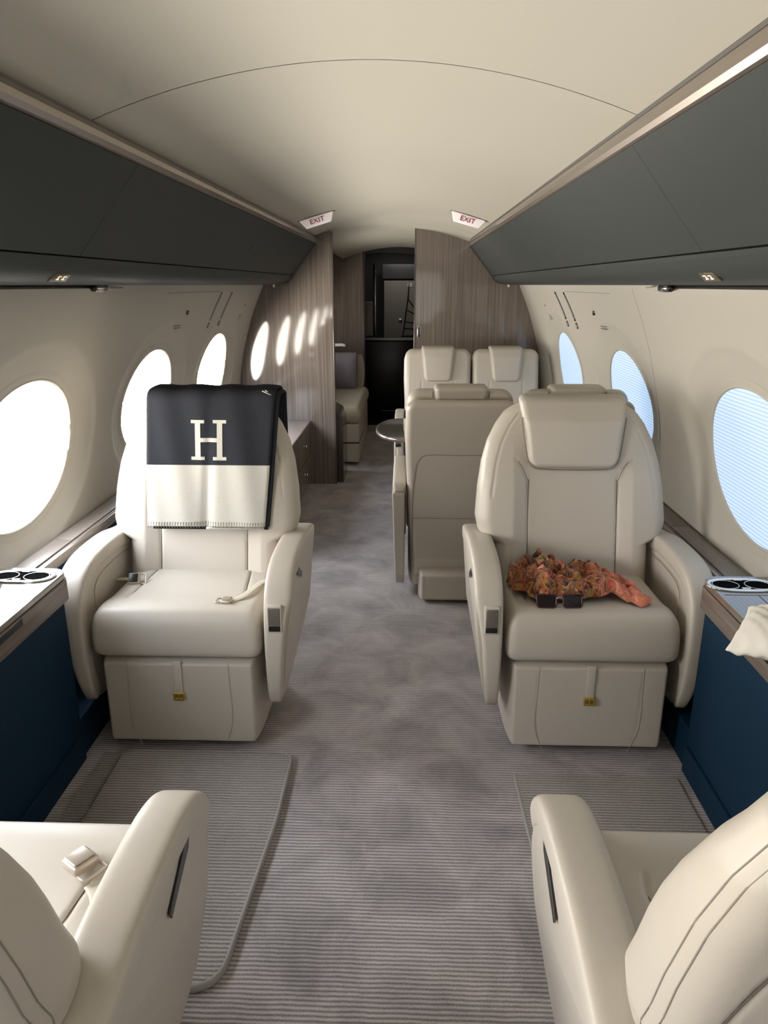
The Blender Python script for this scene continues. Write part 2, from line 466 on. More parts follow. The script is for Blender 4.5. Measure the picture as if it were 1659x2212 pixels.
def pane(side, c, mat, idx):
    root = bpy.data.objects.new('window_%d' % idx, None); C.objects.link(root); root['kind'] = 'structure'
    root.location = (side * wx(WZ), c, WZ)
    v = []; f = []; n = 96; rings = 12
    v.append((side * (wx(WZ) + .012 + WO), c, WZ))
    for k in range(1, rings + 1):
        for i in range(n):
            a = 2 * PI * i / n; t = k / rings
            y = c + WRY * t * math.cos(a); z = WZ + WRZ * t * math.sin(a)
            v.append((side * (wx(z) + .012 + WO), y, z))
    for i in range(n): f.append((0, 1 + i, 1 + (i + 1) % n))
    for k in range(rings - 1):
        for i in range(n):
            a = 1 + k * n + i; b = 1 + k * n + (i + 1) % n
            f.append((a, a + n, b + n, b))
    if side > 0: f = [q for q in f]
    else: f = [q[::-1] for q in f]
    v = [(p[0] - root.location.x, p[1] - root.location.y, p[2] - root.location.z) for p in v]
    mesh_obj('window_shade' if side > 0 else 'window_pane', v, f, mat, root)
    # bezel ring
    P = []
    for i in range(n):
        a = 2 * PI * i / n
        z = WZ + (WRZ + .006) * math.sin(a); y = c + (WRY + .006) * math.cos(a)
        P.append((side * (wx(z) + .010 + WO) - root.location.x, y - c, z - WZ))
    vv, ff = sweep(P, (.010, .008), p=2, seg=8, closed=True)
    mesh_obj('window_bezel', vv, ff, M_WALL, root)
    vv = []; ff = []
    for q, o in ((1.0, .0125 + WO), (1.0, .009 + WO), (1.012, .0075 + WO), (1.14, .0052 + WO)):
        for i in range(n):
            a = 2 * PI * i / n; z = WZ + WRZ * q * math.sin(a)
            vv.append((side * (wx(z) + o) - root.location.x, WRY * q * math.cos(a), z - WZ))
    for k in range(3):
        for i in range(n):
            ff.append((k * n + i, k * n + (i + 1) % n, (k + 1) * n + (i + 1) % n, (k + 1) * n + i))
    mesh_obj('window_surround', vv, ff, M_WALL, root)
    return root
for c in WIN_L:   # window portals guide the daylight sampling
    l = bpy.data.lights.new('daylight_portal', 'AREA'); l.shape = 'RECTANGLE'; l.size = 2 * WRZ + .04; l.size_y = 2 * WRY + .02
    l.cycles.is_portal = True
    o = bpy.data.objects.new('daylight_portal', l); C.objects.link(o)
    o.location = (-(wx(WZ) + .05), c, WZ); o.rotation_euler = (0, math.radians(-90), 0)
k = 1
for c in WIN_L: pane(-1, c, M_LPANE, k); k += 1
for c in WIN_R: pane(1, c, M_RPANE, k); k += 1

def area(name, loc, rot, sx, sy, power, col):
    l = bpy.data.lights.new(name, 'AREA'); l.shape = 'RECTANGLE'; l.size = sx; l.size_y = sy; l.energy = power; l.color = col
    o = bpy.data.objects.new(name, l); C.objects.link(o); o.location = loc; o.rotation_euler = rot
    return o
# unseen fill lamp added behind the camera to brighten the cabin
area('rear_fill_lamp', (0.0, YB + .15, 1.15), (math.radians(90), 0, 0), 1.5, 1.0, 7.0, (1.0, 0.98, 0.95))

area('galley_fill_lamp', (-.05, 9.4, 1.9), (0, 0, 0), .5, .5, 3.5, (1.0, .95, .88))  # added lamp that lifts the dark galley beyond the doorway
# floor
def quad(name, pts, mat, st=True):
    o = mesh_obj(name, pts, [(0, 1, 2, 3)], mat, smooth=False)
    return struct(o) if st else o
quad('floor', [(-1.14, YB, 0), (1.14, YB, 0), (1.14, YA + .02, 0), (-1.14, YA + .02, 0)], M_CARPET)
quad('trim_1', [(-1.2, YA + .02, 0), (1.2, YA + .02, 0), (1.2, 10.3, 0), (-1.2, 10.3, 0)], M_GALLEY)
# lower side walls (dado) behind the seats
for s, nm, y1 in ((-1, 'baseboard_left', YA), (1, 'baseboard_right', YP_R)):
    v, f = rbox(min(s * 1.06, s * 1.13), max(s * 1.06, s * 1.13), YB, y1, 0.0, 0.585, 0.0)
    struct(mesh_obj(nm, v, f, M_BLUE, smooth=False))

for s, nm, x0, y1 in ((-1, 4, .932, YP_L - .9), (1, 5, .972, YP_R)):
    v, f = rbox(min(s * x0, s * 1.13), max(s * x0, s * 1.13), 2.0, y1, 0.0, .135, .004)
    struct(mesh_obj('trim_%d' % (nm + 20), v, f, M_BLUE, smooth=False))
# ceiling
def zc(x): return 1.875 - 0.34 * x * x
def ceiling_strip(name, y0, y1, zf, x0=-.575, x1=.575, ny=1, mat=M_CEIL):
    v = []; f = []; n = 49
    for j in range(ny + 1):
        y = y0 + (y1 - y0) * j / ny
        for i in range(n):
            x = x0 + (x1 - x0) * i / (n - 1)
            v.append((x, y, zf(x, y)))
    for j in range(ny):
        for i in range(n - 1):
            a = j * n + i; f.append((a, a + n, a + n + 1, a + 1))
    return mesh_obj(name, v, f, mat)
ce = ceiling_strip('ceiling', YB, 1.6565, lambda x, y: zc(x)); struct(ce)
def zfar(x, y):
    z = zc(x)
    if y > 5.7: # soft step down to the lower vestibule ceiling
        t = min(1, (y - 5.7) / .35)
        z -= 0.028 * (t * t * (3 - 2 * t)) + max(0, (y - 6.05)) / 1.85 * 0.035
    if y > 5.3 and y <= 5.7:
        z += 0.006 * math.sin((y - 5.3) / .4 * PI)
    return z
struct(ceiling_strip('ceiling.001', 1.66, YA + .02, zfar, ny=200))
v, f = rbox(-.6, .6, 1.645, 1.67, 1.93, 1.95, 0); struct(mesh_obj('ceiling.002', v, f, M_CEIL))

# light-tight outer skin over everything
sk = []
for z in (0, .3, .62, .92, 1.25, 1.5): sk.append((wx(min(z, 1.5)) + .09, z))
sk += [(.92, 1.75), (.7, 1.95), (.3, 2.05)]
poly = sk + [(-a, b) for a, b in sk[::-1]]
v = []; f = []
for y in (YB - .02, 10.4):
    for a, b in poly: v.append((a, y, b if b > 0 else -.02))
n = len(poly)
for i in range(n):
    m_ = (poly[i][0] + poly[(i + 1) % n][0]) / 2; z_ = (poly[i][1] + poly[(i + 1) % n][1]) / 2
    if m_ < -.9 and .62 < z_ < 1.25:          # the left windows look out here
        k0 = len(v); ya = YA + .05
        for q in (i, (i + 1) % n): v.append((poly[q][0], ya, max(poly[q][1], -.02)))
        f.append((k0, k0 + 1, n + (i + 1) % n, n + i)); continue
    if False: pass          # the left windows look out here
    f.append((i, (i + 1) % n, n + (i + 1) % n, n + i))
f.append(tuple(range(n))[::-1]); f.append(tuple(range(n, 2 * n)))
struct(mesh_obj('wall_outer', v, f, M_CEIL, smooth=False))

# ------------------------------------------------------------------ overhead bins, rails
def bin_row(s, y0, y1, seams, label):
    t = thing('overhead_bin', label, 'overhead bin', (0, (y0 + y1) / 2, 1.45))
    yc = (y0 + y1) / 2; zc0 = 1.45
    def P(prof, a, b, name, mat, r=0.0):
        v, f = prism([(s * x, z) for x, z in prof], 'y', a, b, r)
        v = [(p[0], p[1] - yc, p[2] - zc0) for p in v]
        return mesh_obj(name, v, f, mat, t, smooth=False)
    edges = [y0] + seams + [y1]
    for a, b in zip(edges[:-1], edges[1:]):
        d = P([(.548, 1.722), (.714, 1.517), (.735, 1.527), (.565, 1.732)], a + .0008, b - .0008, 'bin_door', M_BIN, 0.002)
    # body behind doors
    P([(.56, 1.722), (.722, 1.52), (.80, 1.50), (.90, 1.50), (.9, 1.74), (.6, 1.745)], y0, y1, 'bin_body', M_GAP)
    # valance with rounded lower edge
    prof = [(.716, 1.513)] + [(q[0], q[1]) for q in smooth_path([(.722, 1.503), (.742, 1.478), (.765, 1.463), (.80, 1.455), (.86, 1.450), (.955, 1.448)], 18)] + [(.955, 1.47), (.80, 1.49), (.735, 1.522)]
    v, f = prism([(s * x, z) for x, z in prof], 'y', y0, y1)
    v = [(p[0], p[1] - yc, p[2] - zc0) for p in v]
    mesh_obj('valance', v, f, M_BIN, t, smooth=False)
    return t
bin_row(-1, YB + .05, YP_L, [-1.3, .1, 1.90, 3.6], 'long charcoal overhead bin along the left side above the bright windows')
bin_row(1, YB + .05, YP_R, [-1.3, .3, 1.68, 3.25, 4.7], 'long charcoal overhead bin along the right side above the blue shaded windows')
def rail(s, y0, y1, idx):
    prof = [(.550, 1.724), (.545, 1.728), (.540, 1.738), (.539, 1.750), (.542, 1.760), (.550, 1.768), (.60, 1.77), (.60, 1.724)]
    v, f = prism([(s * x, z) for x, z in prof], 'y', y0, y1)
    struct(mesh_obj('trim_%d' % idx, v, f, M_RAIL, smooth=False))
    prof = [(.544, 1.7715), (.546, 1.7735), (.56, 1.772), (.56, 1.767), (.548, 1.767)]
    v, f = prism([(s * x, z) for x, z in prof], 'y', y0, y1)
    if s > 0: struct(mesh_obj('trim_%d' % (idx + 2), v, f, M_RAILD, smooth=False))
rail(-1, YB, YP_L + 2.4, 2)
rail(1, YB, YP_R, 3)
# dark seam strip between bin bottom and wall + chrome rod
for s, y1, nm in ((-1, YP_L, 6), (1, YP_R, 7)):
    v, f = rbox(min(s * .925, s * .965), max(s * .925, s * .965), YB, 2.5, 1.438, 1.4475, .002)
    struct(mesh_obj('trim_%d' % nm, v, f, M_DARKPL))
    t = thing('air_gasper', 'small chrome swivel air nozzle under the %s bin edge' % ('left' if s < 0 else 'right'), 'air vent', (s * .915, 2.50, 1.440))
    mb = MB()
    v, f = sweep([(0, -.05, 0), (0, -.03, 0), (0, 0, 0), (0, .035, 0)], lambda q: (.012 + .016 * (q > .3), .012 + .016 * (q > .3)), p=2, seg=14)
    mesh_obj('nozzle', v, f, M_CHROME, t)
    v, f = sweep([(0, .035, 0), (0, .12, -.003), (0, .2, -.001)], lambda q: (.022 * (1 - .7 * q), .016 * (1 - .6 * q)), p=2, seg=12)
    mesh_obj('fairing', v, f, M_WALL, t)
    v, f = sweep([(0, -.052, 0), (0, -.048, 0)], (.024, .024), p=2, seg=14)
    mesh_obj('black_bezel', v, f, M_DARKPL, t)
    # white knob at the end of the bin
    v, f = sweep([(s * .84, y1 - .10, 1.462), (s * .84, y1 - .10, 1.446), (s * .84, y1 - .10, 1.432)], lambda q: (.022 - .008 * q, .022 - .008 * q), p=2, seg=12)
    tag(mesh_obj('bin_knob', v, f, M_PILLOW), 'tiny white round knob at the far end of the %s overhead bin' % ('left' if s < 0 else 'right'), 'knob')
    # lit seat-belt symbol plate on the valance
    t = thing('warning_light', 'small lit bronze passenger sign on the %s bin valance' % ('left' if s < 0 else 'right'), 'sign', (s * .757, 1.87 if s < 0 else 1.73, 1.468))
    import math as _m
    nx, nz = -.62, -.785
    def onplate(a, b, h):     # a along y, b along slope, h outwards
        tx, tz = .785, -.62
        return (s * (tx * b * 1.1 + nx * h), a * 1.3, tz * b * 1.1 + nz * h)
    v, f = prism([(-.036, .013), (.036, .013), (.028, -.013), (-.028, -.013)], 'z', 0, .004, .0015)
    mesh_obj('sign_plate', [onplate(p[0], p[1], p[2]) for p in v], f, M_PLATE, t)
    mb = MB()
    for x0 in (-.018, .004):
        v, f = sweep([(x0 + .004, -.004, .0045), (x0 + .007, .001, .0045), (x0 + .003, .004, .0045), (x0 + .013, .004, .0045)], (.0032, .0016), p=2, seg=6)
        mb.add([onplate(*p) for p in v], f)
        v, f = sweep([(x0 + .003, -.006, .0045), (x0 + .013, -.006, .0045)], (.0032, .0016), p=2, seg=6)
        mb.add([onplate(*p) for p in v], f)
    mb.build('lit_symbols', M_CABINLIT, t)

# exit signs on the ceiling
for s in (-1, 1):
    xm = s * .42
    ym = 4.36
    t = thing('exit_sign', 'small white ceiling exit sign with red letters on the %s of the aisle' % ('left' if s < 0 else 'right'), 'sign', (xm, ym, zc(xm)))
    sl = math.atan2(zc(.42 + .1) - zc(.42 - .1), .2) * s
    ca, sa = math.cos(sl), math.sin(sl)
    def R(x, y, z): return (x * ca - z * sa, y, x * sa + z * ca)
    # hanging wedge plate
    v, f = prism([(-.098, -.004), (.098, -.004), (.072, -.052), (-.072, -.052)], 'y', -.012, .012, .003)
    v = [(p[0], p[1] - (p[2] + .004) * .25, p[2]) for p in v]
    mesh_obj('sign_body', [R(*p) for p in v], f, M_SIGN, t)
    v, f = rbox(-.108, .108, -.018, .018, -.007, .001, .002)
    mesh_obj('mounting_plate', [R(*p) for p in v], f, M_RAIL, t)
    M4 = Matrix.Translation(Vector((0, 0, 0))) @ Matrix.Rotation(-sl, 4, 'Y') @ Matrix.Translation(Vector((0, -.0095, -.028))) @ Matrix.Rotation(PI / 2 + .25, 4, 'X') @ Matrix.Diagonal((1.15, 1, 1, 1))
    text_mesh('exit_lettering', 'EXIT', .036, M_SIGNTXT, M4, t, .003)

# side wall details: oxygen panel slots, holes, placards
def on_wall(s, y, z, h=0.0):
    return Vector((s * (wx(z) - h), y, z))
for s in (-1, 1):
    lr = 'left' if s < 0 else 'right'
    for ya, yb, which in ((4.28, 4.22, 'nearer'), (4.53, 4.47, 'farther')):
        P = [on_wall(s, ya + (yb - ya) * k / 12, 1.41 - .15 * k / 12, .002) for k in range(13)]
        v, f = sweep(P, (.012, .006), p=3, seg=8)
        mb = MB(); mb.add(v, f)
        P = [on_wall(s, yb - .005 - .01 * k / 4, 1.25 - .03 * k / 4, .002) for k in range(5)]
        v, f = sweep(P, (.014, .006), p=3, seg=8); mb.add(v, f)
        tag(mb.build('wall_slot', M_PRINT if s < 0 else M_DARKPL), '%s of two dark slanted slots high on the %s side wall' % (which, lr), 'slot')
    for y, r, wh in ((3.72, .017, 'nearer'), (5.05, .009, 'farther')):
        c0 = on_wall(s, y, 1.325, 0)
        v, f = sweep([on_wall(s, y, 1.325, -.004), on_wall(s, y, 1.325, .0025)], (2 * r, 2 * r), p=2, seg=20, side=(0, 1, 0))
        tag(mesh_obj('wall_port', v, f, M_PRINT if r < .01 else M_DARKPL), '%s small round hole high on the %s side wall' % (wh, lr), 'vent')
    for y, w, h, wh in ((3.62, .10, .02, 'nearer'), (5.0, .055, .03, 'farther')):
        mb = MB()
        for q in range(3 if h > .025 else 2):
            a = [on_wall(s, y - w / 2 + w * i / 4 + .012 * math.sin(q * 9), 1.262 - q * .012, .0012) for i in range(5)]
            v, f = sweep(a, (.0055, .001), p=3, seg=6); mb.add(v, f)
        tag(mb.build('wall_placard', M_PRINT), '%s tiny grey printed notice under the holes on the %s side wall' % (wh, lr), 'placard')
# thin vertical panel joint on the right wall and horizontal joint lines
for s, y in ((1, 2.95), (-1, 5.18)):
    P = [on_wall(s, y + .10 * (1.4 - z), z, -.0005) for z in np.linspace(1.435, .62, 40)]
    v, f = sweep(P, (.003, .002), p=2, seg=6)
    struct(mesh_obj('trim_%d' % (12 if s > 0 else 13), v, f, M_PRINT if s > 0 else M_WALL))
for s in (-1, 1):
    P = [on_wall(s, y, 1.415, -.0004) for y in np.linspace(3.3, 4.25, 20)]
    v, f = sweep(P, (.003, .002), p=2, seg=6)
    struct(mesh_obj('trim_%d' % (14 if s > 0 else 15), v, f, M_PRINT))

# ------------------------------------------------------------------ partitions and galley
def part_outline(s, xin, ztop, y, xr=.545):
    pts = [(xin, 0.0), (xin, ztop)]
    if xin * s < .53:
        for q in np.linspace(abs(xin), .55, 8)[1:]: pts.append((s * q, zc(q) if s > 0 else min(zc(q), ztop)))
    pts += [(s * .60, 1.76), (s * .90, 1.55), (s * .95, 1.46)]
    for z in np.linspace(1.42, .0, 22): pts.append((s * (wx(z) - .0), z))
    return pts
v, f = prism(part_outline(1, .145, zc(.145) - .001, YP_R), 'y', YP_R, YP_R + .035, .0)
pr_ = struct(mesh_obj('wall_partition_right', v, f, M_WOOD, smooth=False)); 
v, f = prism([(a, b) for a, b in part_outline(-1, -.445, 1.802, YP_L)], 'y', YP_L, YP_L + .035, .0)
struct(mesh_obj('wall_partition_left', v, f, M_WOOD, smooth=False))
# edge strips
for i, (x, y, z1) in enumerate(((-.441, YP_L, 1.80), (.142, YP_R, 1.866))):
    v, f = rbox(x - .005, x + .005, y - .004, y + .04, 0, z1, .003)
    struct(mesh_obj('trim_%d' % (16 + i), v, f, wood_mat('edge_wood', (.10, .08, .07), (.16, .13, .11))))
# aft bulkhead with the arched doorway
out = [(-.37, 0)] + [(-.37, 1.74)] + [(x, 1.768 - .34 * (x + .1) ** 2 * 1.3) for x in np.linspace(-.34, .15, 14)] + [(.172, 1.74), (.172, 0)]
big = [(1.12, 0), (1.12, 1.2), (.9, 1.6), (.6, 1.9), (0, 1.95), (-.6, 1.9), (-.9, 1.6), (-1.15, 1.2), (-1.15, 0)]
lw = [(-.37, 0), (-.37, 1.745), (-.37, 1.9), (-.6, 1.9), (-.9, 1.6), (-1.2, 1.1), (-1.2, 0)]
v, f = prism(lw, 'y', YA, YA + .05); struct(mesh_obj('wall_aft_left', v, f, M_WOOD, smooth=False))
rw = [(.172, 0), (.172, 1.9), (.6, 1.9), (.9, 1.6), (1.2, 1.1), (1.2, 0)]
v, f = prism(rw, 'y', YA, YA + .05); struct(mesh_obj('wall_aft_right', v, f, M_WOOD, smooth=False))
hd = [(x, 1.762 - .25 * (x + .1) ** 2) for x in np.linspace(-.37, .172, 14)] + [(.172, 1.95), (-.37, 1.95)]
v, f = prism(hd, 'y', YA, YA + .05); struct(mesh_obj('wall_aft_header', v, f, M_BLACK, smooth=False))
v, f = rbox(-.375, -.355, YA - .008, YA + .06, 0, 1.76, .004); struct(mesh_obj('trim_18', v, f, simple('door_edge', (.07, .03, .035), .3)))
# door sign line on partition right: chrome pull
t = thing('sliding_door_latch', 'small chrome recessed pull on the edge of the right wood partition', 'door latch', (.175, YP_R, 1.10))
v, f = rbox(-.012, .012, -.004, 0, -.045, .045, .003); mesh_obj('latch_plate', v, f, M_CHROME, t)
v, f = rbox(-.004, .008, -.006, -.002, -.038, .038, .002); mesh_obj('latch_recess', v, f, M_DARKPL, t)
# galley
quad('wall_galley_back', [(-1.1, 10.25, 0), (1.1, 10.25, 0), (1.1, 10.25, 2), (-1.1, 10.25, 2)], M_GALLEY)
t = thing('galley_cabinet', 'tall grey galley door panel in the dark room beyond the doorway', 'cabinet', (.03, 9.9, 0))
v, f = rbox(-.25, .4, -.05, .1, .05, 1.50, .006); mesh_obj('door', v, f, M_GREYP, t)
v, f = rbox(-.27, .5, -.04, .1, 1.52, 1.70, .006); mesh_obj('upper_locker', v, f, simple('locker_grey', (.05, .048, .05), .35), t)
v, f = rbox(-.06, -.02, -.062, -.05, 1.0, 1.03, .003); mesh_obj('handle', v, f, M_CHROME, t)
v, f = rbox(.05, .11, -.056, -.05, 1.42, 1.47, .003); mesh_obj('placard', v, f, M_CREAMWOOL, t)
t = thing('galley_counter', 'glossy black galley counter below the dark doorway opening', 'cabinet', (-.10, 8.3, 0))
v, f = rbox(-.45, .4, -.02, .3, .0, .86, .008); mesh_obj('cabinet_body', v, f, M_BLACK, t)
v, f = rbox(-.45, .4, -.03, .3, .862, .875, .003); mesh_obj('counter_top', v, f, M_GALLEY, t)
v, f = rbox(-.10, .30, -.045, -.035, .10, .106, .002); mesh_obj('kick_trim', v, f, M_RAIL, t)
t = thing('galley_appliance', 'narrow grey appliance panel at the left inside the dark galley', 'appliance', (-.38, 8.9, .88))
v, f = rbox(-.06, .06, -.02, .02, .0, .38, .006); mesh_obj('panel_face', v, f, simple('appliance_grey', (.30, .29, .27), .4), t)
v, f = rbox(.085, .097, -.02, .0, .0, .72, .003); mesh_obj('panel_post', v, f, M_CHROME, t)
v, f = rbox(.065, .085, -.02, .0, .0, .80, .003); mesh_obj('panel_frame', v, f, M_BLACK, t)
# black folding frame seen against the grey door
t = thing('luggage_cart', 'black folding cart frame standing against the grey galley door', 'cart', (.06, 9.3, .86))
mb = MB()
for P in ([(-.03, 0, 0), (0.03, 0, .45), (.04, 0, .62)], [(.10, 0, 0), (.12, 0, .40)], [(-.0, 0, .16), (.11, 0, .14)], [(.01, 0, .30), (.12, 0, .24)], [(-.01, 0, .08), (.11, 0, .07)], [(.04, 0, .62), (.03, 0, .42), (.12, 0, .30)]):
    v, f = sweep(P, (.014, .014), p=2, seg=8); mb.add(v, f)
mb.build('cart_frame', M_BLACK, t)
v, f = rbox(-.05, .14, -.02, .10, -.02, .0, .004); mesh_obj('cart_base', v, f, M_BLACK, t)

# ------------------------------------------------------------------ ledges, consoles
def ledge(s, y0, y1, lids, lr, x0=1.045, z=.60):
    t = thing('side_ledge', 'low taupe window ledge with flush lids along the %s wall' % lr, 'ledge', (s * 1.09, (y0 + y1) / 2, z))
    ox, oy = s * 1.09, (y0 + y1) / 2
    a, b = sorted((s * x0, s * (wx(z) - .004)))
    v, f = rbox(a - ox, b - ox, y0 - oy, y1 - oy, -.03, -.004, .003); mesh_obj('ledge_body', v, f, M_WOODTOP, t)
    a, b = sorted((s * (x0 + .022), s * (wx(z) - .02)))
    for p, q in zip(lids[:-1], lids[1:]):
        v, f = rbox(a - ox, b - ox, p + .002 - oy, q - .002 - oy, -.006, .002, .0015); mesh_obj('ledge_lid', v, f, M_WOODTOP, t)
    a, b = sorted((s * (x0 - .004), s * (x0 + .006)))
    v, f = rbox(a - ox, b - ox, y0 - oy, y1 - oy, -.034, .001, .002); mesh_obj('edge_strip', v, f, M_RAIL, t)
    return t
ledge(-1, 2.06, 5.43, [2.08, 2.40, 3.0, 3.7, 4.5, 5.3], 'left')
ledge(1, 2.06, 3.2, [2.08, 2.62, 3.18], 'right')
ledge(1, 3.205, 5.88, [3.22, 3.95, 4.8, 5.7], 'right behind the paired seats', x0=1.10)
ledge(-1, YB, 1.05, [-1.5, -.5, .5, 1.0], 'left beside the nearest seat')
ledge(1, YB, 1.05, [-1.5, -.5, .5, 1.0], 'right beside the nearest seat')

def console(s, xi, lr, extra):
    t = thing('side_console', 'navy blue table console with glossy top on the %s, %s' % (lr, extra), 'console', (s * 1.03, 1.6, 0))
    ox, oy = s * 1.03, 1.6
    y0, y1 = 1.19, 2.035
    def B(name, xa, xb, ya, yb, za, zb, mat, r=.003, sm=False):
        a, b = sorted((s * xa, s * xb))
        v, f = rbox(a - ox, b - ox, ya - oy, yb - oy, za, zb, r); return mesh_obj(name, v, f, mat, t, smooth=sm)
    B('blue_panel', xi + .025, 1.10, y0, y1 - .02, .0, .555, M_BLUE)
    B('kick_panel', xi + .015, 1.10, y0, y1 - .03, .0, .09, M_BLUE)
    # rounded top slab
    R0 = .05
    poly = [(xi, y0), (xi, y1 - R0)] + [(xi + R0 * (1 - math.cos(a)), y1 - R0 + R0 * math.sin(a)) for a in np.linspace(.1, PI / 2, 8)] + [(1.145, y1), (1.145, y0)]
    v, f = prism([(s * a - ox, b - oy) for a, b in poly], 'z', .555, .622, .004); mesh_obj('wood_band', v, f, M_BAND, t, smooth=False)
    poly2 = [(a + (.004 if a < 1 else 0), b) for a, b in poly]
    v, f = prism([(s * a - ox, b - oy) for a, b in poly2], 'z', .6225, .64, .003); mesh_obj('gloss_top', v, f, M_GLOSSTOP, t, smooth=False)
    B('pull_slot', xi - .001, xi + .01, 1.36, 1.735, .598, .618, M_BLACK, .002)
    B('lid_seam', xi + .02, 1.12, 1.895, 1.898, .6395, .6405, M_DARKPL, 0)
    B('lid_joint', 1.055, 1.058, 1.15, 1.895, .6395, .6405, M_DARKPL, 0)
    # cup holder: chrome oval ring with a dark double well
    cx, cy, rx, ry = (xi + 1.145) / 2 - .005, 1.965, .092, .042
    P = [(s * (cx + rx * math.copysign(abs(math.cos(a)) ** .8, math.cos(a))) - ox, cy + ry * math.copysign(abs(math.sin(a)) ** .8, math.sin(a)) - oy, .642) for a in np.linspace(0, 2 * PI, 65)[:-1]]
    ch = thing('tmp', '', ''); bpy.data.objects.remove(ch)
    v, f = sweep(P, (.006, .016), p=3, seg=10, closed=True); ring = mesh_obj('cup_holder_ring', v, f, M_CHROME, t)
    v, f = prism([(p[0] + 0, p[1]) for p in P], 'z', .6402, .6408); mesh_obj('cup_well', v, f, M_WELL, ring, smooth=False)
    mb = MB()
    for sg in (-1, 1):
        q = [(s * (cx + sg * .045 + .036 * math.cos(a)) - ox, cy + .030 * math.sin(a) - oy, .6425) for a in np.linspace(0, 2 * PI, 33)[:-1]]
        v, f = sweep(q, (.002, .003), p=2, seg=6, closed=True); mb.add(v, f)
    for sg in (-1, 1):
        v, f = rbox(-.012, .012, -.004, .004, .6415, .6455, .001)
        mb.add([(p[0] + s * cx - ox, p[1] * 1.0 + cy + sg * .030 - oy, p[2]) for p in v], f)
    mb.build('cup_rim', M_CHROME, ring)
    return t
console(-1, .905, 'left', 'beneath the nearest bright window')
console(1, .945, 'right', 'beneath the nearest blue shaded window')

# ------------------------------------------------------------------ seats
def arm_path():
    return [(.62, .562), (.50, .575), (.38, .594), (.27, .598), (.17, .592), (.10, .570), (.058, .530), (.040, .47), (.036, .38), (.043, .29), (.058, .22), (.085, .165)]

def make_arm(root, sx, inner, features, wk=1.0, name='armrest', style='club', top=.088):
    """sx: +1/-1 side; inner: |x| of the inner face"""
    pts = smooth_path([(a - (.016 if a < .3 else 0), b) for a, b in arm_path()], 46)
    n = len(pts)
    def width(t):
        a = np.interp(t, [0, .35, .55, .72, 1], [top, top, top * .98, top * .68, top * .42]); return a
    v = []; f = []
    path = [(sx * (inner + width(i / (n - 1)) / 2), p[0], p[1]) for i, p in enumerate(pts)]
    v, f = sweep(path, rounded_ends(lambda t: (width(t), .056), .035), p=4.8, seg=36, side=(1, 0, 0))
    arm = mesh_obj(name, v, f, M_LEATHER, root)
    # side panel inside the rim
    prof = [(p[0] + .012, p[1] - .010) if k > 22 else (p[0], p[1] - .012) for k, p in enumerate(pts)]
    prof = prof + ([(.20, .135), (.32, .15), (.46, .20), (.60, .30), (.62, .54)] if style == 'club' else [(.20, .11), (.32, .07), (.46, .05), (.53, .12), (.62, .54)])
    o0 = inner + .006; o1 = inner + top - .006
    def taper(x, y, z):
        u = (abs(x) - o0) / (o1 - o0)
        w = np.interp(z, [.14, .2, .33, .48, .6], [.032, .042, .066, .084, .086]) * (top / .10) if style == 'club' else np.interp(z, [.05, .3, .6], [.042, .054, .056])
        bow = 0.004 * math.sin(PI * min(1, max(0, (z - .15) / .45)))
        return (sx * (o0 + u * w + (bow if u > .5 else 0)), y, z)
    v, f = prism(prof, 'x', sx * o0, sx * o1, .008, 3, taper)
    pn = mesh_obj('side_panel', v, f, M_LEATHER, arm, smooth=False)
    # inner stitched recess
    xi = sx * (inner - .0005)
    fr = [(.105, .42), (.105, .50), (.125, .535), (.18, .552), (.30, .556), (.42, .548)]
    P = [(xi, a, b) for a, b in smooth_path(fr, 24)]
    v, f = sweep(P, (.002, .003), p=2, seg=6); mesh_obj('stitched_seam', v, f, simple('thread_shadow', (.30, .26, .21), .7) if 'thread_shadow' not in bpy.data.materials else bpy.data.materials['thread_shadow'], arm)
    if features:
        # control bezel on the front of the arm
        cx = sx * (inner + .036)
        v, f = rbox(cx - .023, cx + .023, -0.0095, 0.0100, .432, .522, .004); b = mesh_obj('control_bezel', v, f, M_LEATHER, arm)
        v, f = rbox(cx - .018, cx + .018, -0.0125, 0.0000, .458, .516, .0025); mesh_obj('control_flap', v, f, M_TAUPEPL, arm)
        v, f = rbox(cx - .018, cx + .018, -0.0115, 0.0020, .438, .457, .0025); mesh_obj('control_recess', v, f, M_DARKPL, arm)
        # tray slot on the outer face
        def outer(z): return inner + .006 + float(np.interp(z, [.14, .2, .33, .48, .6], [.032, .042, .066, .084, .086])) * (top / .10) + .004
        poly = [(.150, .590), (.162, .556), (.262, .510), (.270, .526), (.185, .576)]
        v, f = prism(poly, 'x', -.003, .0012, .0005)
        v = [(sx * (outer(p[2]) + p[0]), p[1], p[2]) for p in v]
        mesh_obj('side_slot', v, f, M_DARKPL, arm, smooth=False)
    return arm

def yf(z):      # reclined front surface of the backrest
    return .375 + .155 * max(0, (z - .45)) / .6 - .02 * max(0, (z - .45)) ** 2

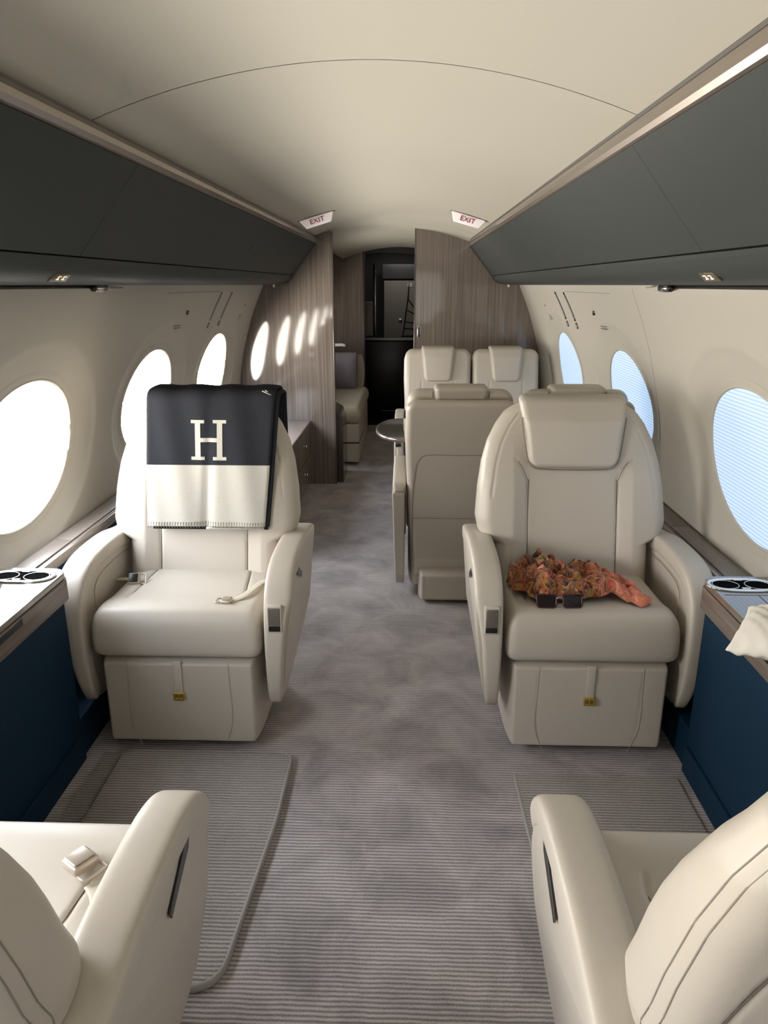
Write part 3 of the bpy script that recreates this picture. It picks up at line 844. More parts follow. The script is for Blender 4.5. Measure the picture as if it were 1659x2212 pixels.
def make_club_seat(name, label, loc, rotz, aisle, group=None, dyb=0.0):
    root = thing(name, label, 'seat', loc, rotz, group)
    # base with the foot rest front
    def g(x, z, e):
        q = []
        q.append(poly_d((x, z), [(-.16, .33), (-.165, .14), (-.145, .045)])); q.append(poly_d((x, z), [(.16, .33), (.165, .14), (.145, .045)]))
        return min(q)
    v, f = pad(lambda z: .251, .018, .330, .46, .022, lambda x, d, z: (x, .008 + .23 + d, z), 90, 50, gf=g, gd=.002, gw=.0022, rc=(.035, .01), sharp=1.3, pe=2.4)
    mesh_obj('base', v, f, M_LEATHER, root)
    v, f = rbox(-.20, .20, .10, .45, .0, .04, .004); mesh_obj('floor_plinth', v, f, M_DARKPL, root)
    # pull strap with buckle
    v, f = rbox(-.013, .013, .002, .007, .205, .325, .0015); st = mesh_obj('pull_strap', v, f, M_LEATHER, root)
    mb = MB()
    P = [(-.013, .012, .192), (-.013, .012, .212), (.013, .012, .212), (.013, .012, .192)]
    v, f = rbox(-.017, .017, -.002, .005, .188, .197, .002); mb.add(v, f)
    v, f = rbox(-.017, .017, -.002, .005, .207, .216, .002); mb.add(v, f)
    for x in (-.0145, 0, .0145):
        v, f = rbox(x - .0028, x + .0028, -.003, .005, .19, .214, .001); mb.add(v, f)
    mb.build('strap_buckle', M_GOLD, st)
    # seat cushion
    def gc(x, y, e):
        q = [poly_d((x, y), [(-.165, .40), (-.19, .16), (-.185, .13)]), poly_d((x, y), [(.165, .40), (.19, .16), (.185, .13)])]
        return min(q)
    def mc(x, d, y):
        # y runs front -> back ; d<0 is up
        zz = .405 - d
        sag = .012 * math.exp(-((y - .20) / .12) ** 2) * (1 - (x / .28) ** 2)
        up = .010 * math.exp(-((y - .07) / .06) ** 2)
        if d < 0: zz += up - sag * 1.0
        return (x, y, zz)
    v, f = pad(lambda y: .266 - .006 * max(0, (y - .2)) / .2, .0, .43, .150, .042, mc, 110, 90, gf=gc, gd=.006, gw=.0045, rc=(.030, .03), puff=.008, puffn=4, sharp=1.3, pe=2.6, rim=.03)
    mesh_obj('seat_cushion', v, f, M_LEATHER, root)
    # backrest
    zw = [(.33, .268), (.585, .272), (.615, .322), (.66, .332), (.76, .325), (.85, .312), (.92, .292), (.98, .262), (1.02, .232), (1.05, .195), (1.062, .16)]
    pz = [a[0] for a in zw]; pw = [a[1] for a in zw]
    def W(z): return float(np.interp(z, pz, pw))
    def gb(x, z, e):
        a = abs(x)
        q = [poly_d((a, z), [(.152, .40), (.155, .80), (.178, .845), (.20, .87)]), abs(e - .045) if z > .74 else 9]
        return min(q)
    def gback(x, z, e):
        a = abs(x)
        q = [poly_d((a, z), [(.0, .90), (.14, .895), (.215, .865), (.250, .80), (.280, .70), (.290, .5)])]
        return min(q)
    def mb_(x, d, z):
        th = 1.0 if z < .7 else 1.0 - .30 * (z - .7) / .36
        bol = 0.0
        if d < 0:
            a = abs(x)
            if .155 < a: bol = .022 * min(1, (a - .155) / .05) * (1 if z < .8 else max(0, 1 - (z - .8) / .15)) * min(1, (-d) / .04)
        return (x, yf(z) + dyb * min(1, max(0, (z - .5) / .2)) + .07 + d * th - bol, z)
    v, f = pad(W, .33, 1.062, .135, .05, mb_, 150, 140, gf=gb, gb=gback, gd=.0045, gw=.0045, rc=(.04, .05), puff=.008, puffn=4, sharp=1.25)
    back = mesh_obj('backrest', v, f, M_LEATHER, root)
    # headrest
    def Wh(z): return float(np.interp(z, [.83, .86, .95, 1.06], [.150, .158, .168, .186]))
    v, f = pad(Wh, .838, 1.082, .075, .022, lambda x, d, z: (x, yf(z) + dyb + .012 + d + (.030 * max(0, (z - 1.0)) / .08 if z > 1.0 else 0) , z), 70, 60, rc=(.045, .02), puff=.008, sharp=1.4)
    mesh_obj('headrest', v, f, M_LEATHER, back)
    hb = [(-.180, 1.01), (-.172, .95), (-.160, .88), (-.148, .852), (-.120, .8365), (0, .8335), (.120, .8365), (.148, .852), (.160, .88), (.172, .95), (.180, 1.01)]
    seam(back, [(x, yf(z) - .0045, z) for x, z in smooth_path(hb, 70)], .0042, name='headrest_shadow_line', mat=M_SEAM2)  # dark strip drawn in place of the shadow around the headrest
    # double stitched edge on the rear of the backrest and the inset panel line
    zz = [.50 + .545 * k / 40 for k in range(41)]
    ol = [(W(z), z) for z in zz]
    def rearpt(x, z, e):
        k = math.sqrt(max(0, 1 - (1 - min(1, e / .05)) ** 2)); th = 1.0 if z < .7 else 1.0 - .30 * (z - .7) / .36
        return yf(z) + dyb * min(1, max(0, (z - .5) / .2)) + .07 + .0675 * k * th
    for ins in (.003, .010):
        pts = []
        for k in range(len(ol)):
            a, b = ol[max(0, k - 1)], ol[min(len(ol) - 1, k + 1)]
            tx, tz = b[0] - a[0], b[1] - a[1]; L = math.hypot(tx, tz)
            pts.append((ol[k][0] - tz / L * ins, ol[k][1] + tx / L * ins))
        for sx in (-1, 1):
            seam(back, [(sx * x, rearpt(x, z, ins) + .0002, z) for x, z in pts[:-2]], .0022, name='stitch_line', mat=M_SEAM2)
    pp = smooth_path([(.0, .90), (.14, .895), (.215, .865), (.250, .80), (.280, .70), (.290, .56)], 40)
    for sx in (-1, 1):
        seam(back, [(sx * x, rearpt(x, z, W(z) - x) - .0015, z) for x, z in pp], .003, name='panel_seam')
    for sx in (-1, 1):
        seam(back, [(sx * .1535, yf(z) - .0015, z) for z in np.linspace(.47, .80, 24)])
        seam(root, [(sx * a, .06 + 0.0, b) for a, b in ()] or [(sx * x, y, .4845 - .010 * math.exp(-((y - .20) / .12) ** 2)) for x, y in ((.166, .38), (.172, .32), (.180, .24), (.188, .17))], .002)
        seam(root, [(sx * x, .0070, z) for x, z in smooth_path([(.16, .325), (.163, .22), (.165, .14), (.158, .08), (.135, .02)], 20)], .0016, mat=M_STITCH)
        seam(back, [(sx * x, yf(z) - .001 - .004, z) for x, z in ((.156, .80), (.175, .842), (.19, .862))], .002)
        make_arm(root, sx, .280, sx == aisle)
    return root

def seam(parent, pts, w=.0026, name='seam', mat=None, side=None):
    v, f = sweep(pts, (w, w), p=2, seg=6, side=side)
    return mesh_obj(name, v, f, mat or M_SEAM, parent)

def make_belt(root, pts_strap, buckle_pos, buckle_rot, name='seat_belt', buckle=True, w=.034, sc=1.0, tilt=0.0, dark=False):
    P = smooth_path(pts_strap, 24)
    v, f = sweep(P, (.003, w), p=3, seg=10)
    # strap lies flat: widen across the horizontal
    v2, f2 = sweep(P, (.0035, w), p=3, seg=10, side=(0, 0, 1))
    s = mesh_obj(name, v2, f2, M_BELT, root)
    M4 = Matrix.Translation(Vector(buckle_pos)) @ Matrix.Rotation(buckle_rot, 4, 'Z') @ Matrix.Rotation(tilt, 4, 'X') @ Matrix.Scale(sc, 4)
    mb = MB()
    for b in ((-.034, .012, -.024, .024, 0, .018, .006), ):
        v, f = rbox(*b); mb.add([tuple(M4 @ Vector(p)) for p in v], f)
    v, f = sweep([(.014, -.022, .006), (.034, -.022, .006), (.034, .022, .006), (.014, .022, .006)], (.006, .006), p=2, seg=8); mb.add([tuple(M4 @ Vector(p)) for p in v], f)
    mb.build('belt_buckle', M_BELTMETAL, s)
    v, f = rbox(-.030, .004, -.019, .019, .0175, .021, .002)
    mesh_obj('buckle_lever', [tuple(M4 @ Vector(p)) for p in v], f, M_DARKPL if dark else M_BELTMETAL, s)
    return s

seat_l = make_club_seat('club_seat', 'cream leather club seat on the left, charcoal and cream blanket over its back', (-.620, 2.05, 0), 0, 1)
seat_r = make_club_seat('club_seat', 'cream leather club seat on the right holding a crumpled red scarf', (.672, 2.06, 0), 0, -1)
seat_nl = make_club_seat('club_seat', 'nearest cream leather club seat at lower left, seen from behind, with unfastened belt on cushion', (-.628, 1.165, 0), PI, -1, dyb=.03)
seat_nr = make_club_seat('club_seat', 'nearest cream leather club seat at lower right, seen from behind, with empty cushion', (.692, 1.175, 0), PI, 1, dyb=.02)

make_belt(seat_l, [(.280, .31, .487), (.235, .27, .489), (.21, .20, .490), (.19, .13, .492), (.16, .085, .493)], (.142, .085, .492), 3.05, buckle=False, w=.024, sc=.72)
make_belt(seat_l, [(-.280, .30, .478), (-.25, .285, .484), (-.225, .28, .486)], (-.200, .27, .488), .15, w=.026, sc=.85, tilt=.75, dark=True)
make_belt(seat_nl, [(-.280, .30, .48), (-.25, .25, .487), (-.225, .20, .490), (-.205, .175, .490)], (-.178, .148, .494), PI - .6, w=.036, sc=1.0)

# double seats ----------------------------------------------------------
def make_double(name, label, loc, rotz, arms, aisle, front=False):
    root = thing(name, label, 'seat', loc, rotz)
    hw = .232
    v, f = pad(hw - .01, .03, .33, .46, .028, lambda x, d, z: (x, .26 + d, z), 40, 30, rc=(.03, .01), sharp=1.3)
    mesh_obj('base', v, f, M_LEATHER, root)
    # foot housing at the rear
    v, f = pad(.172, .006, .16, .20, .02, lambda x, d, z: (x, .50 + d, z), 50, 24, rc=(.02, .01), gb=lambda x, z, e: min(abs(x + .14), abs(x - .14)), gd=.003, gw=.003)
    mesh_obj('rear_foot', v, f, M_LEATHER, root)
    v, f = pad(hw - .004, .0, .43, .155, .05, lambda x, d, y: (x, y, .405 - d), 50, 50, rc=(.035, .03), puff=.008, sharp=1.3,
               gf=lambda x, y, e: abs(abs(x) - .13) if y > .15 else 9, gd=.004, gw=.004)
    mesh_obj('seat_cushion', v, f, M_LEATHER, root)
    def gb(x, z, e):
        return abs(abs(x) - .115) if z < .80 else 9
    def gbr(x, z, e):
        return abs(abs(x) - .122) if z > .9 else 9
    def mb_(x, d, z):
        th = 1.0 if z < .7 else 1.0 - .30 * (z - .7) / .36
        return (x, yf(z) + .075 + d * th, z)
    v, f = pad(hw, .33, 1.018, .12, .035, mb_, 90, 80, gf=gb, gb=gbr, gd=.006, gw=.004, rc=(.03, .06), puff=.01, sharp=1.3)
    back = mesh_obj('backrest', v, f, M_LEATHER, root)
    v, f = pad(lambda z: .094 + .020 * max(0, z - .80) / .2, .800, 1.036, .075, .022, lambda x, d, z: (x, yf(z) + .025 + d + (.02 * max(0, z - .97) / .06) + (.085 * max(0, min(1, (z - .90) / .05)) if d > 0 else 0), z), 50, 50, rc=(.035, .02), puff=.006)
    mesh_obj('headrest', v, f, M_LEATHER, back)
    # rear shell with the stitched inset panel
    def gs(x, z, e):
        a = abs(x)
        return min(poly_d((a, z), [(.0, .735), (.14, .735), (.172, .715), (.188, .68), (.205, .50), (.205, .13)]), abs(z - .42) if a < .205 else 9)
    def ms(x, d, z):
        y = .375 + .155 * max(-.25, (z - .45)) / .6 + .168
        return (x, y + d, z)
    v, f = pad(lambda z: float(np.interp(z, [.1, .45, .8, .93], [.205, .224, .240, .238])), .105, .982, .09, .030, ms, 110, 130, gb=gs, gd=.004, gw=.004, rc=(.02, .05), sharp=1.3)
    sh = mesh_obj('back_shell', v, f, M_LEATHER, root)
    def sy(z): return .375 + .155 * max(-.25, (z - .45)) / .6 + .168 + .0445
    for sx in (-1, 1):
        seam(sh, [(sx * a, sy(z), z) for a, z in smooth_path([(.0, .735), (.14, .735), (.176, .71), (.190, .66), (.203, .50), (.205, .13)], 50)], .0026, mat=M_SEAM2)
    seam(sh, [(x, sy(.42), .42) for x in np.linspace(-.204, .204, 8)], .0022, mat=M_SEAM2)
    for x in (-.121, .121):
        seam(back, [(x, yf(z) + .075 + .060 * .72, z) for z in (.985, 1.0, 1.012)], .003)
    for sx in arms:
        make_arm(root, sx, hw + .001, sx == aisle, top=.062, style='double')
    return root
make_double('double_seat', 'cream leather seat seen from behind, aisle-side seat of the rear-facing pair', (.325, 3.84, 0), PI, (1,), 1)
make_double('double_seat', 'cream leather seat seen from behind, window-side seat of the rear-facing pair', (.822, 3.84, 0), PI, (-1,), 0)
make_double('double_seat', 'far cream seat facing the camera beside the aisle, in front of the wood partition', (.305, 4.76, 0), 0, (-1,), -1)
make_double('double_seat', 'far cream seat facing the camera on the window side, in front of the wood partition', (.780, 4.76, 0), 0, (1,), 0)

# conference table between the facing pairs
t = thing('dining_table', 'small glossy taupe table with rounded end between the paired seats', 'table', (.5, 4.14, 0))
poly = [(.48, -.30)] + [(-.45 - .13 * math.cos(a) * 1.0, .30 * math.sin(a)) for a in np.linspace(-PI / 2, PI / 2, 15)] + [(.48, .30)]
v, f = prism(poly, 'z', .655, .68, .006); mesh_obj('tabletop', v, f, M_GLOSSTOP, t, smooth=False)
P = [(p[0], p[1], .6675) for p in poly]
v, f = sweep(P, (.020, .006), p=3, seg=8); mesh_obj('metal_edge', v, f, M_RAIL, t)
v, f = rbox(-.40, .2, -.17, .20, .680, .6815, .001); mesh_obj('inlay_panel', v, f, simple('inlay', (.22, .19, .16), .2), t)
v, f = rbox(.20, .42, -.10, .10, .0, .655, .01); mesh_obj('pedestal', v, f, M_DARKPL, t)

# left credenza in front of the left partition
t = thing('credenza', 'low taupe wood credenza between the left seat and the wood partition', 'cabinet', (-.85, 4.6, 0))
v, f = rbox(-.20, .215, -.85, .83, .02, .465, .004); mesh_obj('cabinet_body', v, f, M_WOOD, t, smooth=False)
v, f = rbox(-.20, .225, -.86, .835, .466, .486, .004); mesh_obj('cabinet_top', v, f, simple('taupe_top', (.30, .245, .215), .25), t, smooth=False)
for k, (y0, y1) in enumerate(((-.84, -.30), (-.28, .26), (.28, .82))):
    for z0, z1 in ((.05, .235), (.245, .455)):
        v, f = rbox(.2155, .221, y0, y1, z0, z1, .002); d = mesh_obj('drawer_front', v, f, M_WOOD, t, smooth=False)
        v, f = sweep([(.221, (y0 + y1) / 2, (z0 + z1) / 2), (.232, (y0 + y1) / 2, (z0 + z1) / 2)], (.022, .022), p=2, seg=14); mesh_obj('knob', v, f, M_CHROME, d)

# vestibule cabinet with rounded shoulder, divan, pillow
t = thing('vestibule_cabinet', 'dark wood curved cabinet end just behind the left wood partition', 'cabinet', (-.62, 5.75, 0))
prof = [(-.25, 0), (.23, 0), (.232, .40), (.225, .47), (.20, .53), (.15, .56), (-.25, .56)]
v, f = prism(prof, 'y', -.26, .12, .004); mesh_obj('cabinet_body', v, f, wood_mat('dark_wood', (.045, .032, .028), (.08, .06, .052), .15), t, smooth=False)
v, f = rbox(.12, .16, -.275, -.262, .44, .48, .003); mesh_obj('latch', v, f, M_CHROME, t)
t = thing('divan', 'cream leather divan along the left wall beyond the partition', 'sofa', (-.62, 6.65, 0))
v, f = pad(.30, -.62, .72, .14, .045, lambda x, d, y: (x + .03, y, .42 - d), 50, 60, rc=(.03, .03), puff=.01); mesh_obj('seat_cushion', v, f, simple('divan_leather', (.52, .48, .38), .5), t)
v, f = rbox(-.30, .315, -.615, .72, .03, .35, .012); mesh_obj('base', v, f, M_LEATHER, t)
v, f = rbox(-.302, .317, -.62, .0, .19, .20, .002); mesh_obj('panel_line', v, f, M_GAP, t)
v, f = pad(.07, -.28, .27, .33, .03, lambda x, d, y: (y + .02, .70 + x, .63 - d * 1.0), 30, 30, rc=.03); mesh_obj('end_cushion', v, f, M_LEATHER, t)
v, f = rbox(-.3, -.2, -.6, .72, .45, .85, .03); mesh_obj('backrest', v, f, M_LEATHER, t)
v, f = pad(.17, -.17, .17, .10, .09, lambda x, d, z: (-.56 + x, 7.18 + d + z * .25, .66 + z), 30, 30, rc=.03)
tag(mesh_obj('pillow', v, f, M_MAUVE), 'mauve pillow standing on the far end of the divan', 'pillow')
# small reading lamp head above divan
v, f = sweep([(-.61, 7.2, .90), (-.54, 7.17, .905), (-.50, 7.15, .90)], (.03, .03), p=2, seg=10)
tag(mesh_obj('wall_lamp', v, f, M_CREAMWOOL), 'tiny bright lamp head beside the mauve pillow, beyond the partition', 'lamp')

# ------------------------------------------------------------------ floor mats
def floor_mat(name, label, pts, h=.014, edge=None):
    P = [Vector(p) for p in pts]
    cx = sum(p.x for p in P) / len(P); cy = sum(p.y for p in P) / len(P)
    t = thing(name, label, 'mat', (cx, cy, 0))
    v, f = prism([(p.x - cx, p.y - cy) for p in P], 'z', .002, h, 0)
    mesh_obj('ribbed_carpet', v, f, M_MAT, t, smooth=False)
    if edge is None: return
    v, f = sweep([(p.x - cx, p.y - cy, h * .62) for p in P[edge[0]:edge[1]]], (h * 1.15, .012), p=2, seg=10)
    mesh_obj('bound_edge', v, f, M_BIND, t)
def rounded(corners, r):
    out = []
    n = len(corners)
    for i in range(n):
        a = Vector(corners[i - 1]); b = Vector(corners[i]); c = Vector(corners[(i + 1) % n])
        d1 = (a - b).normalized(); d2 = (c - b).normalized()
        rr = r[i] if isinstance(r, (list, tuple)) else r
        for t in np.linspace(0, 1, 7):
            p = (b + d1 * rr * (1 - t)) * (1 - t) + (b + d2 * rr * t) * t
            out.append((p.x, p.y))
    return out
floor_mat('floor_mat', 'raised ribbed grey mat with bound edge under the left table area', rounded([(-.80, 2.03), (-.262, 2.02), (-.262, 1.72), (-.300, 1.20), (-.80, 1.19)], [.02, .03, .05, .07, .02]), .020, (8, 33))
floor_mat('floor_mat', 'flat ribbed grey mat with pale edge under the right table area', rounded([(.93, 1.965), (.93, 1.15), (.452, 1.15), (.435, 1.965)], .015), .005, (14, 26))
floor_mat('floor_mat', 'narrow ribbed carpet strip between the left mat and the navy console', rounded([(-.875, 2.03), (-.815, 2.03), (-.815, 1.19), (-.875, 1.19)], .006), .006)

# ------------------------------------------------------------------ blanket on the left seat
def blanket():
    root = thing('blanket', 'folded charcoal and cream wool blanket draped over the back of the left seat', 'blanket', (-.600, 2.62, .60))
    ox, oy, oz = -.600, 2.62, .60
    # path over the back: front face, over the top, down the rear.  s measured from front hem
    def path(s):
        # returns (y,z)
        zt = 1.098; L1 = zt - .640
        if s < L1:
            z = .640 + s
            fr = 2.05 + yf(z) - .052
            if z < .86: fr -= .012 * 0
            return fr, z
        s2 = s - L1
        ytop0 = 2.05 + yf(zt) - .052; wtop = .155
        rr = .03
        if s2 < wtop:
            return ytop0 + s2, zt + .004 * math.sin(PI * s2 / wtop)
        s3 = s2 - wtop
        return ytop0 + wtop, zt - s3
    L1 = 1.098 - .640; wt = .155; L3 = .40; LT = L1 + wt + L3
    def sm(s):   # soft corners by averaging
        a = [path(max(0, min(LT, s + d))) for d in np.linspace(-.028, .028, 9)]
        return sum(p[0] for p in a) / 9, sum(p[1] for p in a) / 9
    def layer(name, s0, s1, mat, x0f, x1f, off, th, ns=60, nx=50, crease=True):
        def at(s, u, o):
            a = sm(s); b = sm(min(LT, s + .004)); c = sm(max(0, s - .004))
            ty, tz = b[0] - c[0], b[1] - c[1]; L = math.hypot(ty, tz) or 1
            ny, nz = -tz / L, ty / L
            x = x0f(s) + (x1f(s) - x0f(s)) * u
            w = .004 * math.sin(u * 9 + s * 5) * min(1, max(0, (L1 - s) / .25)) + .002 * math.sin(u * 23 + s * 11)
            if crease: w -= .010 * math.exp(-((u - .5) / .035) ** 2) * min(1, max(0.1, (L1 - s) / .3))
            k = off + w + o
            return (x - ox, a[0] + ny * k - oy, a[1] + nz * k - oz)
        v = []; f = []
        V = np.linspace(s0, s1, ns); U = edge_samples(nx, 1.3) * .5 + .5
        for o in (th / 2, -th / 2):
            for s in V:
                for u in U:
                    e = min(u, 1 - u) * .27; k = math.sqrt(max(0, 1 - (1 - min(1, e / (th * .6))) ** 2))
                    v.append(at(s, u, o * k))
        N = ns * nx
        for j in range(ns - 1):
            for i in range(nx - 1):
                a = j * nx + i
                f.append((a, a + nx, a + nx + 1, a + 1)); f.append((N + a, N + a + 1, N + a + nx + 1, N + a + nx))
        for i in range(nx - 1):
            f.append((i, i + 1, N + i + 1, N + i)); a = (ns - 1) * nx + i; f.append((a, N + a, N + a + 1, a + 1))
        for j in range(ns - 1):
            a = j * nx; f.append((a, N + a, N + a + nx, a + nx)); a += nx - 1; f.append((a, a + nx, N + a + nx, N + a))
        return mesh_obj(name, v, f, mat, root)
    xl = lambda s: -.600 - .205 + .018 * min(1, s / L1) ** 2 * 0 ; xr = lambda s: -.600 + .205 + .038 * min(1, s / L1)
    sb = .214
    layer('cream_band', .0, sb, M_CREAMWOOL, xl, xr, .002, .011)
    layer('charcoal_field', sb, LT, M_NAVYWOOL, xl, xr, .002, .011, 90)
    # under layers peeking out below the hem and at the right side
    layer('under_fold', -.0 + .0, LT - .02, M_NAVYWOOL, lambda s: xl(s) + .012, lambda s: xr(s) + .014, -.013, .010, 60)
    hem = MB()
    def hempt(u, dz, o):
        a = sm(.0)
        x = xl(0) + (xr(0) - xl(0)) * u
        return (x - ox, a[0] - oy + .002 + o, a[1] - oz + dz)
    v, f = sweep([hempt(u, -.006 - .004 * max(0, u - .5) * 2 * math.sin(PI * u), .010) for u in np.linspace(.04, 1.02, 20)], (.016, .014), p=2.5, seg=10); hem.add(v, f)
    hem.build('dark_hem_fold', M_NAVYWOOL, root)
    hem = MB()
    v, f = sweep([hempt(u, -.006, -.0) for u in np.linspace(.50, .99, 14)], (.010, .012), p=2.5, seg=10); hem.add(v, f)
    hem.build('cream_hem_fold', M_CREAMWOOL, root)
    # whip stitches along the hem
    st = MB()
    for k in range(44):
        u = .01 + .98 * k / 43
        a = sm(.004); b = sm(.024)
        x = xl(0) + (xr(0) - xl(0)) * u - ox
        w = .004 * math.sin(u * 9)  + .002 * math.sin(u * 23) - .010 * math.exp(-((u - .5) / .035) ** 2)
        v, f = sweep([(x, a[0] - oy - .008 - w, a[1] - oz - .006), (x + .002, b[0] - oy - .0085 - w, b[1] - oz)], (.0028, .0022), p=2, seg=5); st.add(v, f)
    o = st.build('whip_stitch', simple('stitch_thread', (.22, .20, .17), .9), root)
    # woven letter H with slab serifs
    hm = MB()
    def hp(x, z):
        s = z - .640
        a = sm(s); u = (x - xl(s)) / (xr(s) - xl(s))
        w = .004 * math.sin(u * 9 + s * 5) * min(1, max(0, (L1 - s) / .25)) + .002 * math.sin(u * 23 + s * 11) - .010 * math.exp(-((u - .5) / .035) ** 2) * min(1, max(0.1, (L1 - s) / .3))
        ty = .155 / .6
        return (x - ox, a[0] - oy - .002 - w - .0068, z - oz)
    def rect(x0, x1, z0, z1, n=10, m=10):
        v = []; f = []
        for j in range(m + 1):
            for i in range(n + 1):
                v.append(hp(x0 + (x1 - x0) * i / n, z0 + (z1 - z0) * j / m))
        for j in range(m):
            for i in range(n):
                a = j * (n + 1) + i; f.append((a, a + 1, a + n + 2, a + n + 1))
        hm.add(v, f)
    cx, zb, zt_ = -.588, .872, 1.006
    hw = .054
    for sx in (-1, 1):
        xc = cx + sx * (hw - .016)
        rect(xc - .0095, xc + .0095, zb, zt_, 6, 24)
        for z0, z1 in ((zb, zb + .011), (zt_ - .011, zt_)):
            rect(xc - .0235, xc + .0235, z0, z1, 10, 4)
    rect(cx - hw + .016, cx + hw - .016, (zb + zt_) / 2 - .007, (zb + zt_) / 2 + .007, 20, 4)
    hm.build('letter_h', M_CREAMWOOL, root)
    # pale frayed fringe on the upper right corner
    fr = MB()
    for k in range(7):
        a = sm(L1 - .01); x = -.600 + .222
        v, f = sweep([(x - ox - .012 + random.uniform(-.02, .006), a[0] - oy - .012 + k * .012, 1.098 - oz + .006), (x - ox + .008, a[0] - oy - .006 + k * .012, 1.098 - oz - .008 - random.uniform(0, .015))], (.004, .004), p=2, seg=5); fr.add(v, f)
    fr.build('corner_stitching', M_CREAMWOOL, root)
blanket()

# ------------------------------------------------------------------ scarf and sunglasses
def scarf():
    rnd = np.random.RandomState(4)
    nx, ny = 210, 110
    ks = []
    for fr, am, cnt in ((4, .9, 6), (9, .8, 8), (18, .40, 10), (36, .10, 8)):
        for _ in range(cnt):
            a = rnd.uniform(0, 2 * PI); ks.append((fr * math.cos(a) * rnd.uniform(.6, 1.3), fr * math.sin(a) * rnd.uniform(.6, 1.3), rnd.uniform(0, 6.3), am / math.sqrt(cnt)))
    def ridged(x, y):
        s = 0
        for kx, ky, ph, am in ks: s += am * (2 * math.sqrt(math.sin((kx * x + ky * y) * 2.2 + ph) ** 2 + .02) - 1.1)
        return s
    X0, X1 = -.235, .192
    v = []; uv = []
    for j in range(ny):
        t = j / (ny - 1)
        for i in range(nx):
            s = i / (nx - 1)
            # outline: front edge y and rear edge y along x
            yfr = float(np.interp(s, [0, .06, .16, .25, .45, .56, .66, .76, .86, .95, 1], [.215, .165, .105, .085, .10, .135, .145, .135, .095, .07, .10]))
            yre = float(np.interp(s, [0, .08, .25, .42, .60, .78, .92, 1], [.29, .35, .38, .375, .355, .34, .27, .19]))
            hh = float(np.interp(s, [0, .08, .25, .40, .55, .72, .86, .96, 1], [.02, .048, .066, .050, .044, .042, .030, .020, .008]))
            x = X0 + (X1 - X0) * s
            y = yfr + (yre - yfr) * t
            e = min(1, min(t, 1 - t) / .12) * min(1, min(s, 1 - s) / .04)
            e = math.sqrt(max(0, 1 - (1 - e) ** 2))
            wx_, wy_ = x + .02 * math.sin(y * 30), y + .02 * math.sin(x * 26)
            r = ridged(wx_ * 4.0, wy_ * 4.0)
            z = .484 + .006 + e * (hh * (.62 + .30 * r) )
            z = max(z, .493)
            jx = .014 * math.sin(38 * x + 21 * y) * e + .007 * math.sin(90 * y + 30 * x); jy = .013 * math.sin(46 * x - 17 * y) * (1) + .006 * math.sin(110 * x)
            v.append((x + jx, y + jy, z)); uv.append((s, t))
    Z = np.array([q[2] for q in v]).reshape(ny, nx)
    for _ in range(6):
        P_ = np.pad(Z, 1, mode='edge'); Z = (P_[1:-1, 1:-1] * 2 + P_[:-2, 1:-1] + P_[2:, 1:-1] + P_[1:-1, :-2] + P_[1:-1, 2:]) / 6
    Z = np.maximum(.492, .492 + (Z - .492) * 1.12)
    v = [(q[0], q[1], float(z)) for q, z in zip(v, Z.reshape(-1))]
    f = []
    for j in range(ny - 1):
        for i in range(nx - 1):
            a = j * nx + i; f.append((a, a + 1, a + nx + 1, a + nx))
    o = mesh_obj('scarf', v, f, M_SCARF)
    me = o.data; ul = me.uv_layers.new(name='UVMap')
    for lp in me.loops: ul.data[lp.index].uv = uv[lp.vertex_index]
    md = o.modifiers.new('thick', 'SOLIDIFY'); md.thickness = .003
    md2 = o.modifiers.new('soft', 'SUBSURF'); md2.levels = 1; md2.render_levels = 1
    o.location = (.672, 2.06, 0)
    tag(o, 'crumpled red, gold and coral patterned silk scarf lying on the right club seat cushion', 'scarf')
scarf()
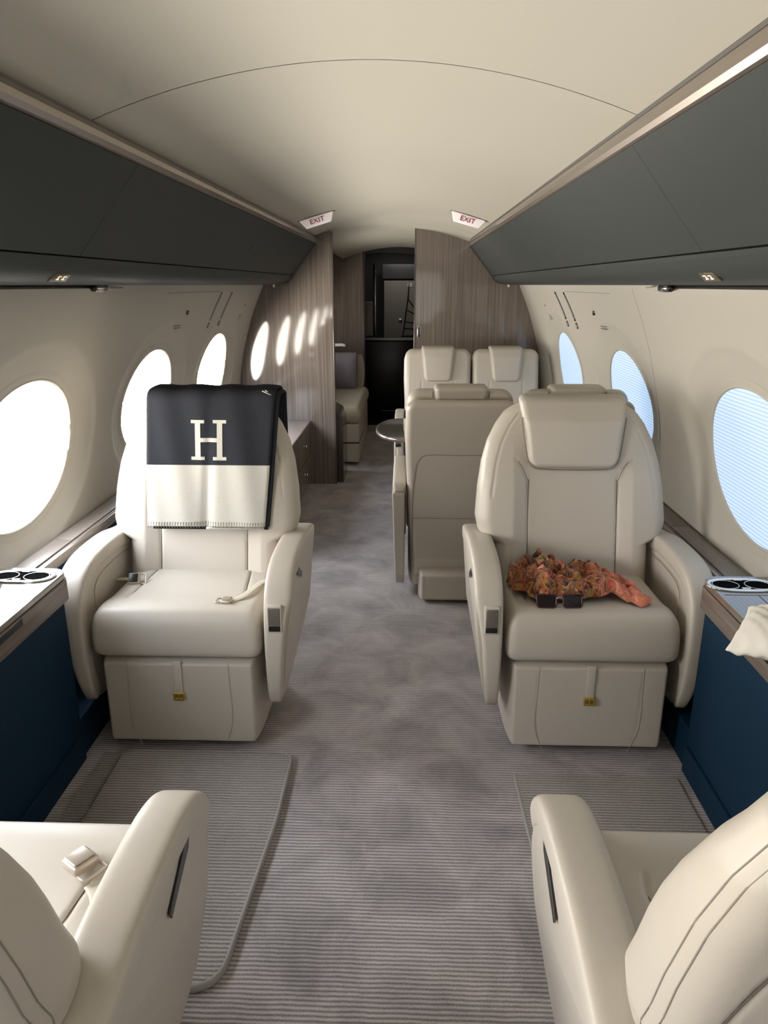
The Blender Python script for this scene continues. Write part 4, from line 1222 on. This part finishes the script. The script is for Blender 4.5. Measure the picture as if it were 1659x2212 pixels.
def sunglasses():
    t = thing('sunglasses', 'dark brown rectangular sunglasses resting on the front of the scarf', 'sunglasses', (.572, 2.118, .494), .03)
    def lens(sx):
        pts = rounded([(sx * .012, .002), (sx * .068, .0), (sx * .072, .040), (sx * .010, .040)], .009)
        return pts
    for sx in (-1, 1):
        P = lens(sx)
        tl = lambda x, y, z: (x, y + z * .35 + .0016 * (x / .07) ** 2 * 4, z * .94)
        v, f = prism(P, 'y', -.0012, .0012); mesh_obj('lens', [tl(*p) for p in v], f, M_LENS, t, smooth=False)
        v, f = sweep([tl(p[0], 0, p[1]) for p in P], (.0045, .006), p=2.5, seg=8, closed=True); fr = mesh_obj('frame_rim', v, f, M_FRAME, t)
        v, f = sweep([tl(sx * .071, 0, .034), (sx * .074, .02, .034), (sx * .073, .08, .028), (sx * .068, .125, .012)], (.008, .0035), p=2.5, seg=8); mesh_obj('temple', v, f, M_FRAME, t)
    v, f = sweep([(-.012, .010, .026), (-.005, .011, .031), (.005, .011, .031), (.012, .010, .026)], (.006, .005), p=2.5, seg=8); mesh_obj('bridge', v, f, M_RAIL, t)
sunglasses()

# pillow on the right console
def pillow():
    def m(x, d, z):
        X = .838 + .115 * .67 + .15 * .74 + x * .74 + z * .67; Y = 1.565 + .115 * .74 - .15 * .67 - x * .67 + z * .74
        edge = .0025 * math.sin(x * 150) * math.sin(z * 130)
        xx = .838 + (X - .838) * .80
        return (xx - .012, Y - .01,  .686 - d + max(0, X - 1.0) * .30 - .035 * math.exp(-((X - .838) / .07) ** 2) + edge + .003 * math.sin(x * 30 + z * 22))
    v, f = pad(lambda z: .15 - .012 * math.cos(z / .115 * PI / 2), -.115, .115, .085, .10, m, 60, 50, rc=.008, sharp=1.2)
    tag(mesh_obj('pillow', v, f, M_PILLOW), 'white pillow resting on the right console beside the near window', 'pillow')
pillow()

# groups for repeats
GROUPS = {'club_seat': 'single club seats facing across the aisle floor', 'double_seat': 'paired seats around the dining table', 'overhead_bin': 'overhead bins',
          'exit_sign': 'ceiling exit signs', 'side_ledge': 'window ledges', 'wall_slot': 'slots in the side walls', 'wall_port': 'small holes in the side walls',
          'wall_placard': 'printed notices on the side walls', 'air_gasper': 'air nozzles under the bins', 'bin_knob': 'knobs at the bin ends',
          'warning_light': 'lit signs on the bin valances', 'side_console': 'side consoles', 'floor_mat': 'floor mats'}
for o in bpy.data.objects:
    b = o.name.split('.')[0]
    if o.parent is None and b in GROUPS and 'label' in o: o['group'] = GROUPS[b]
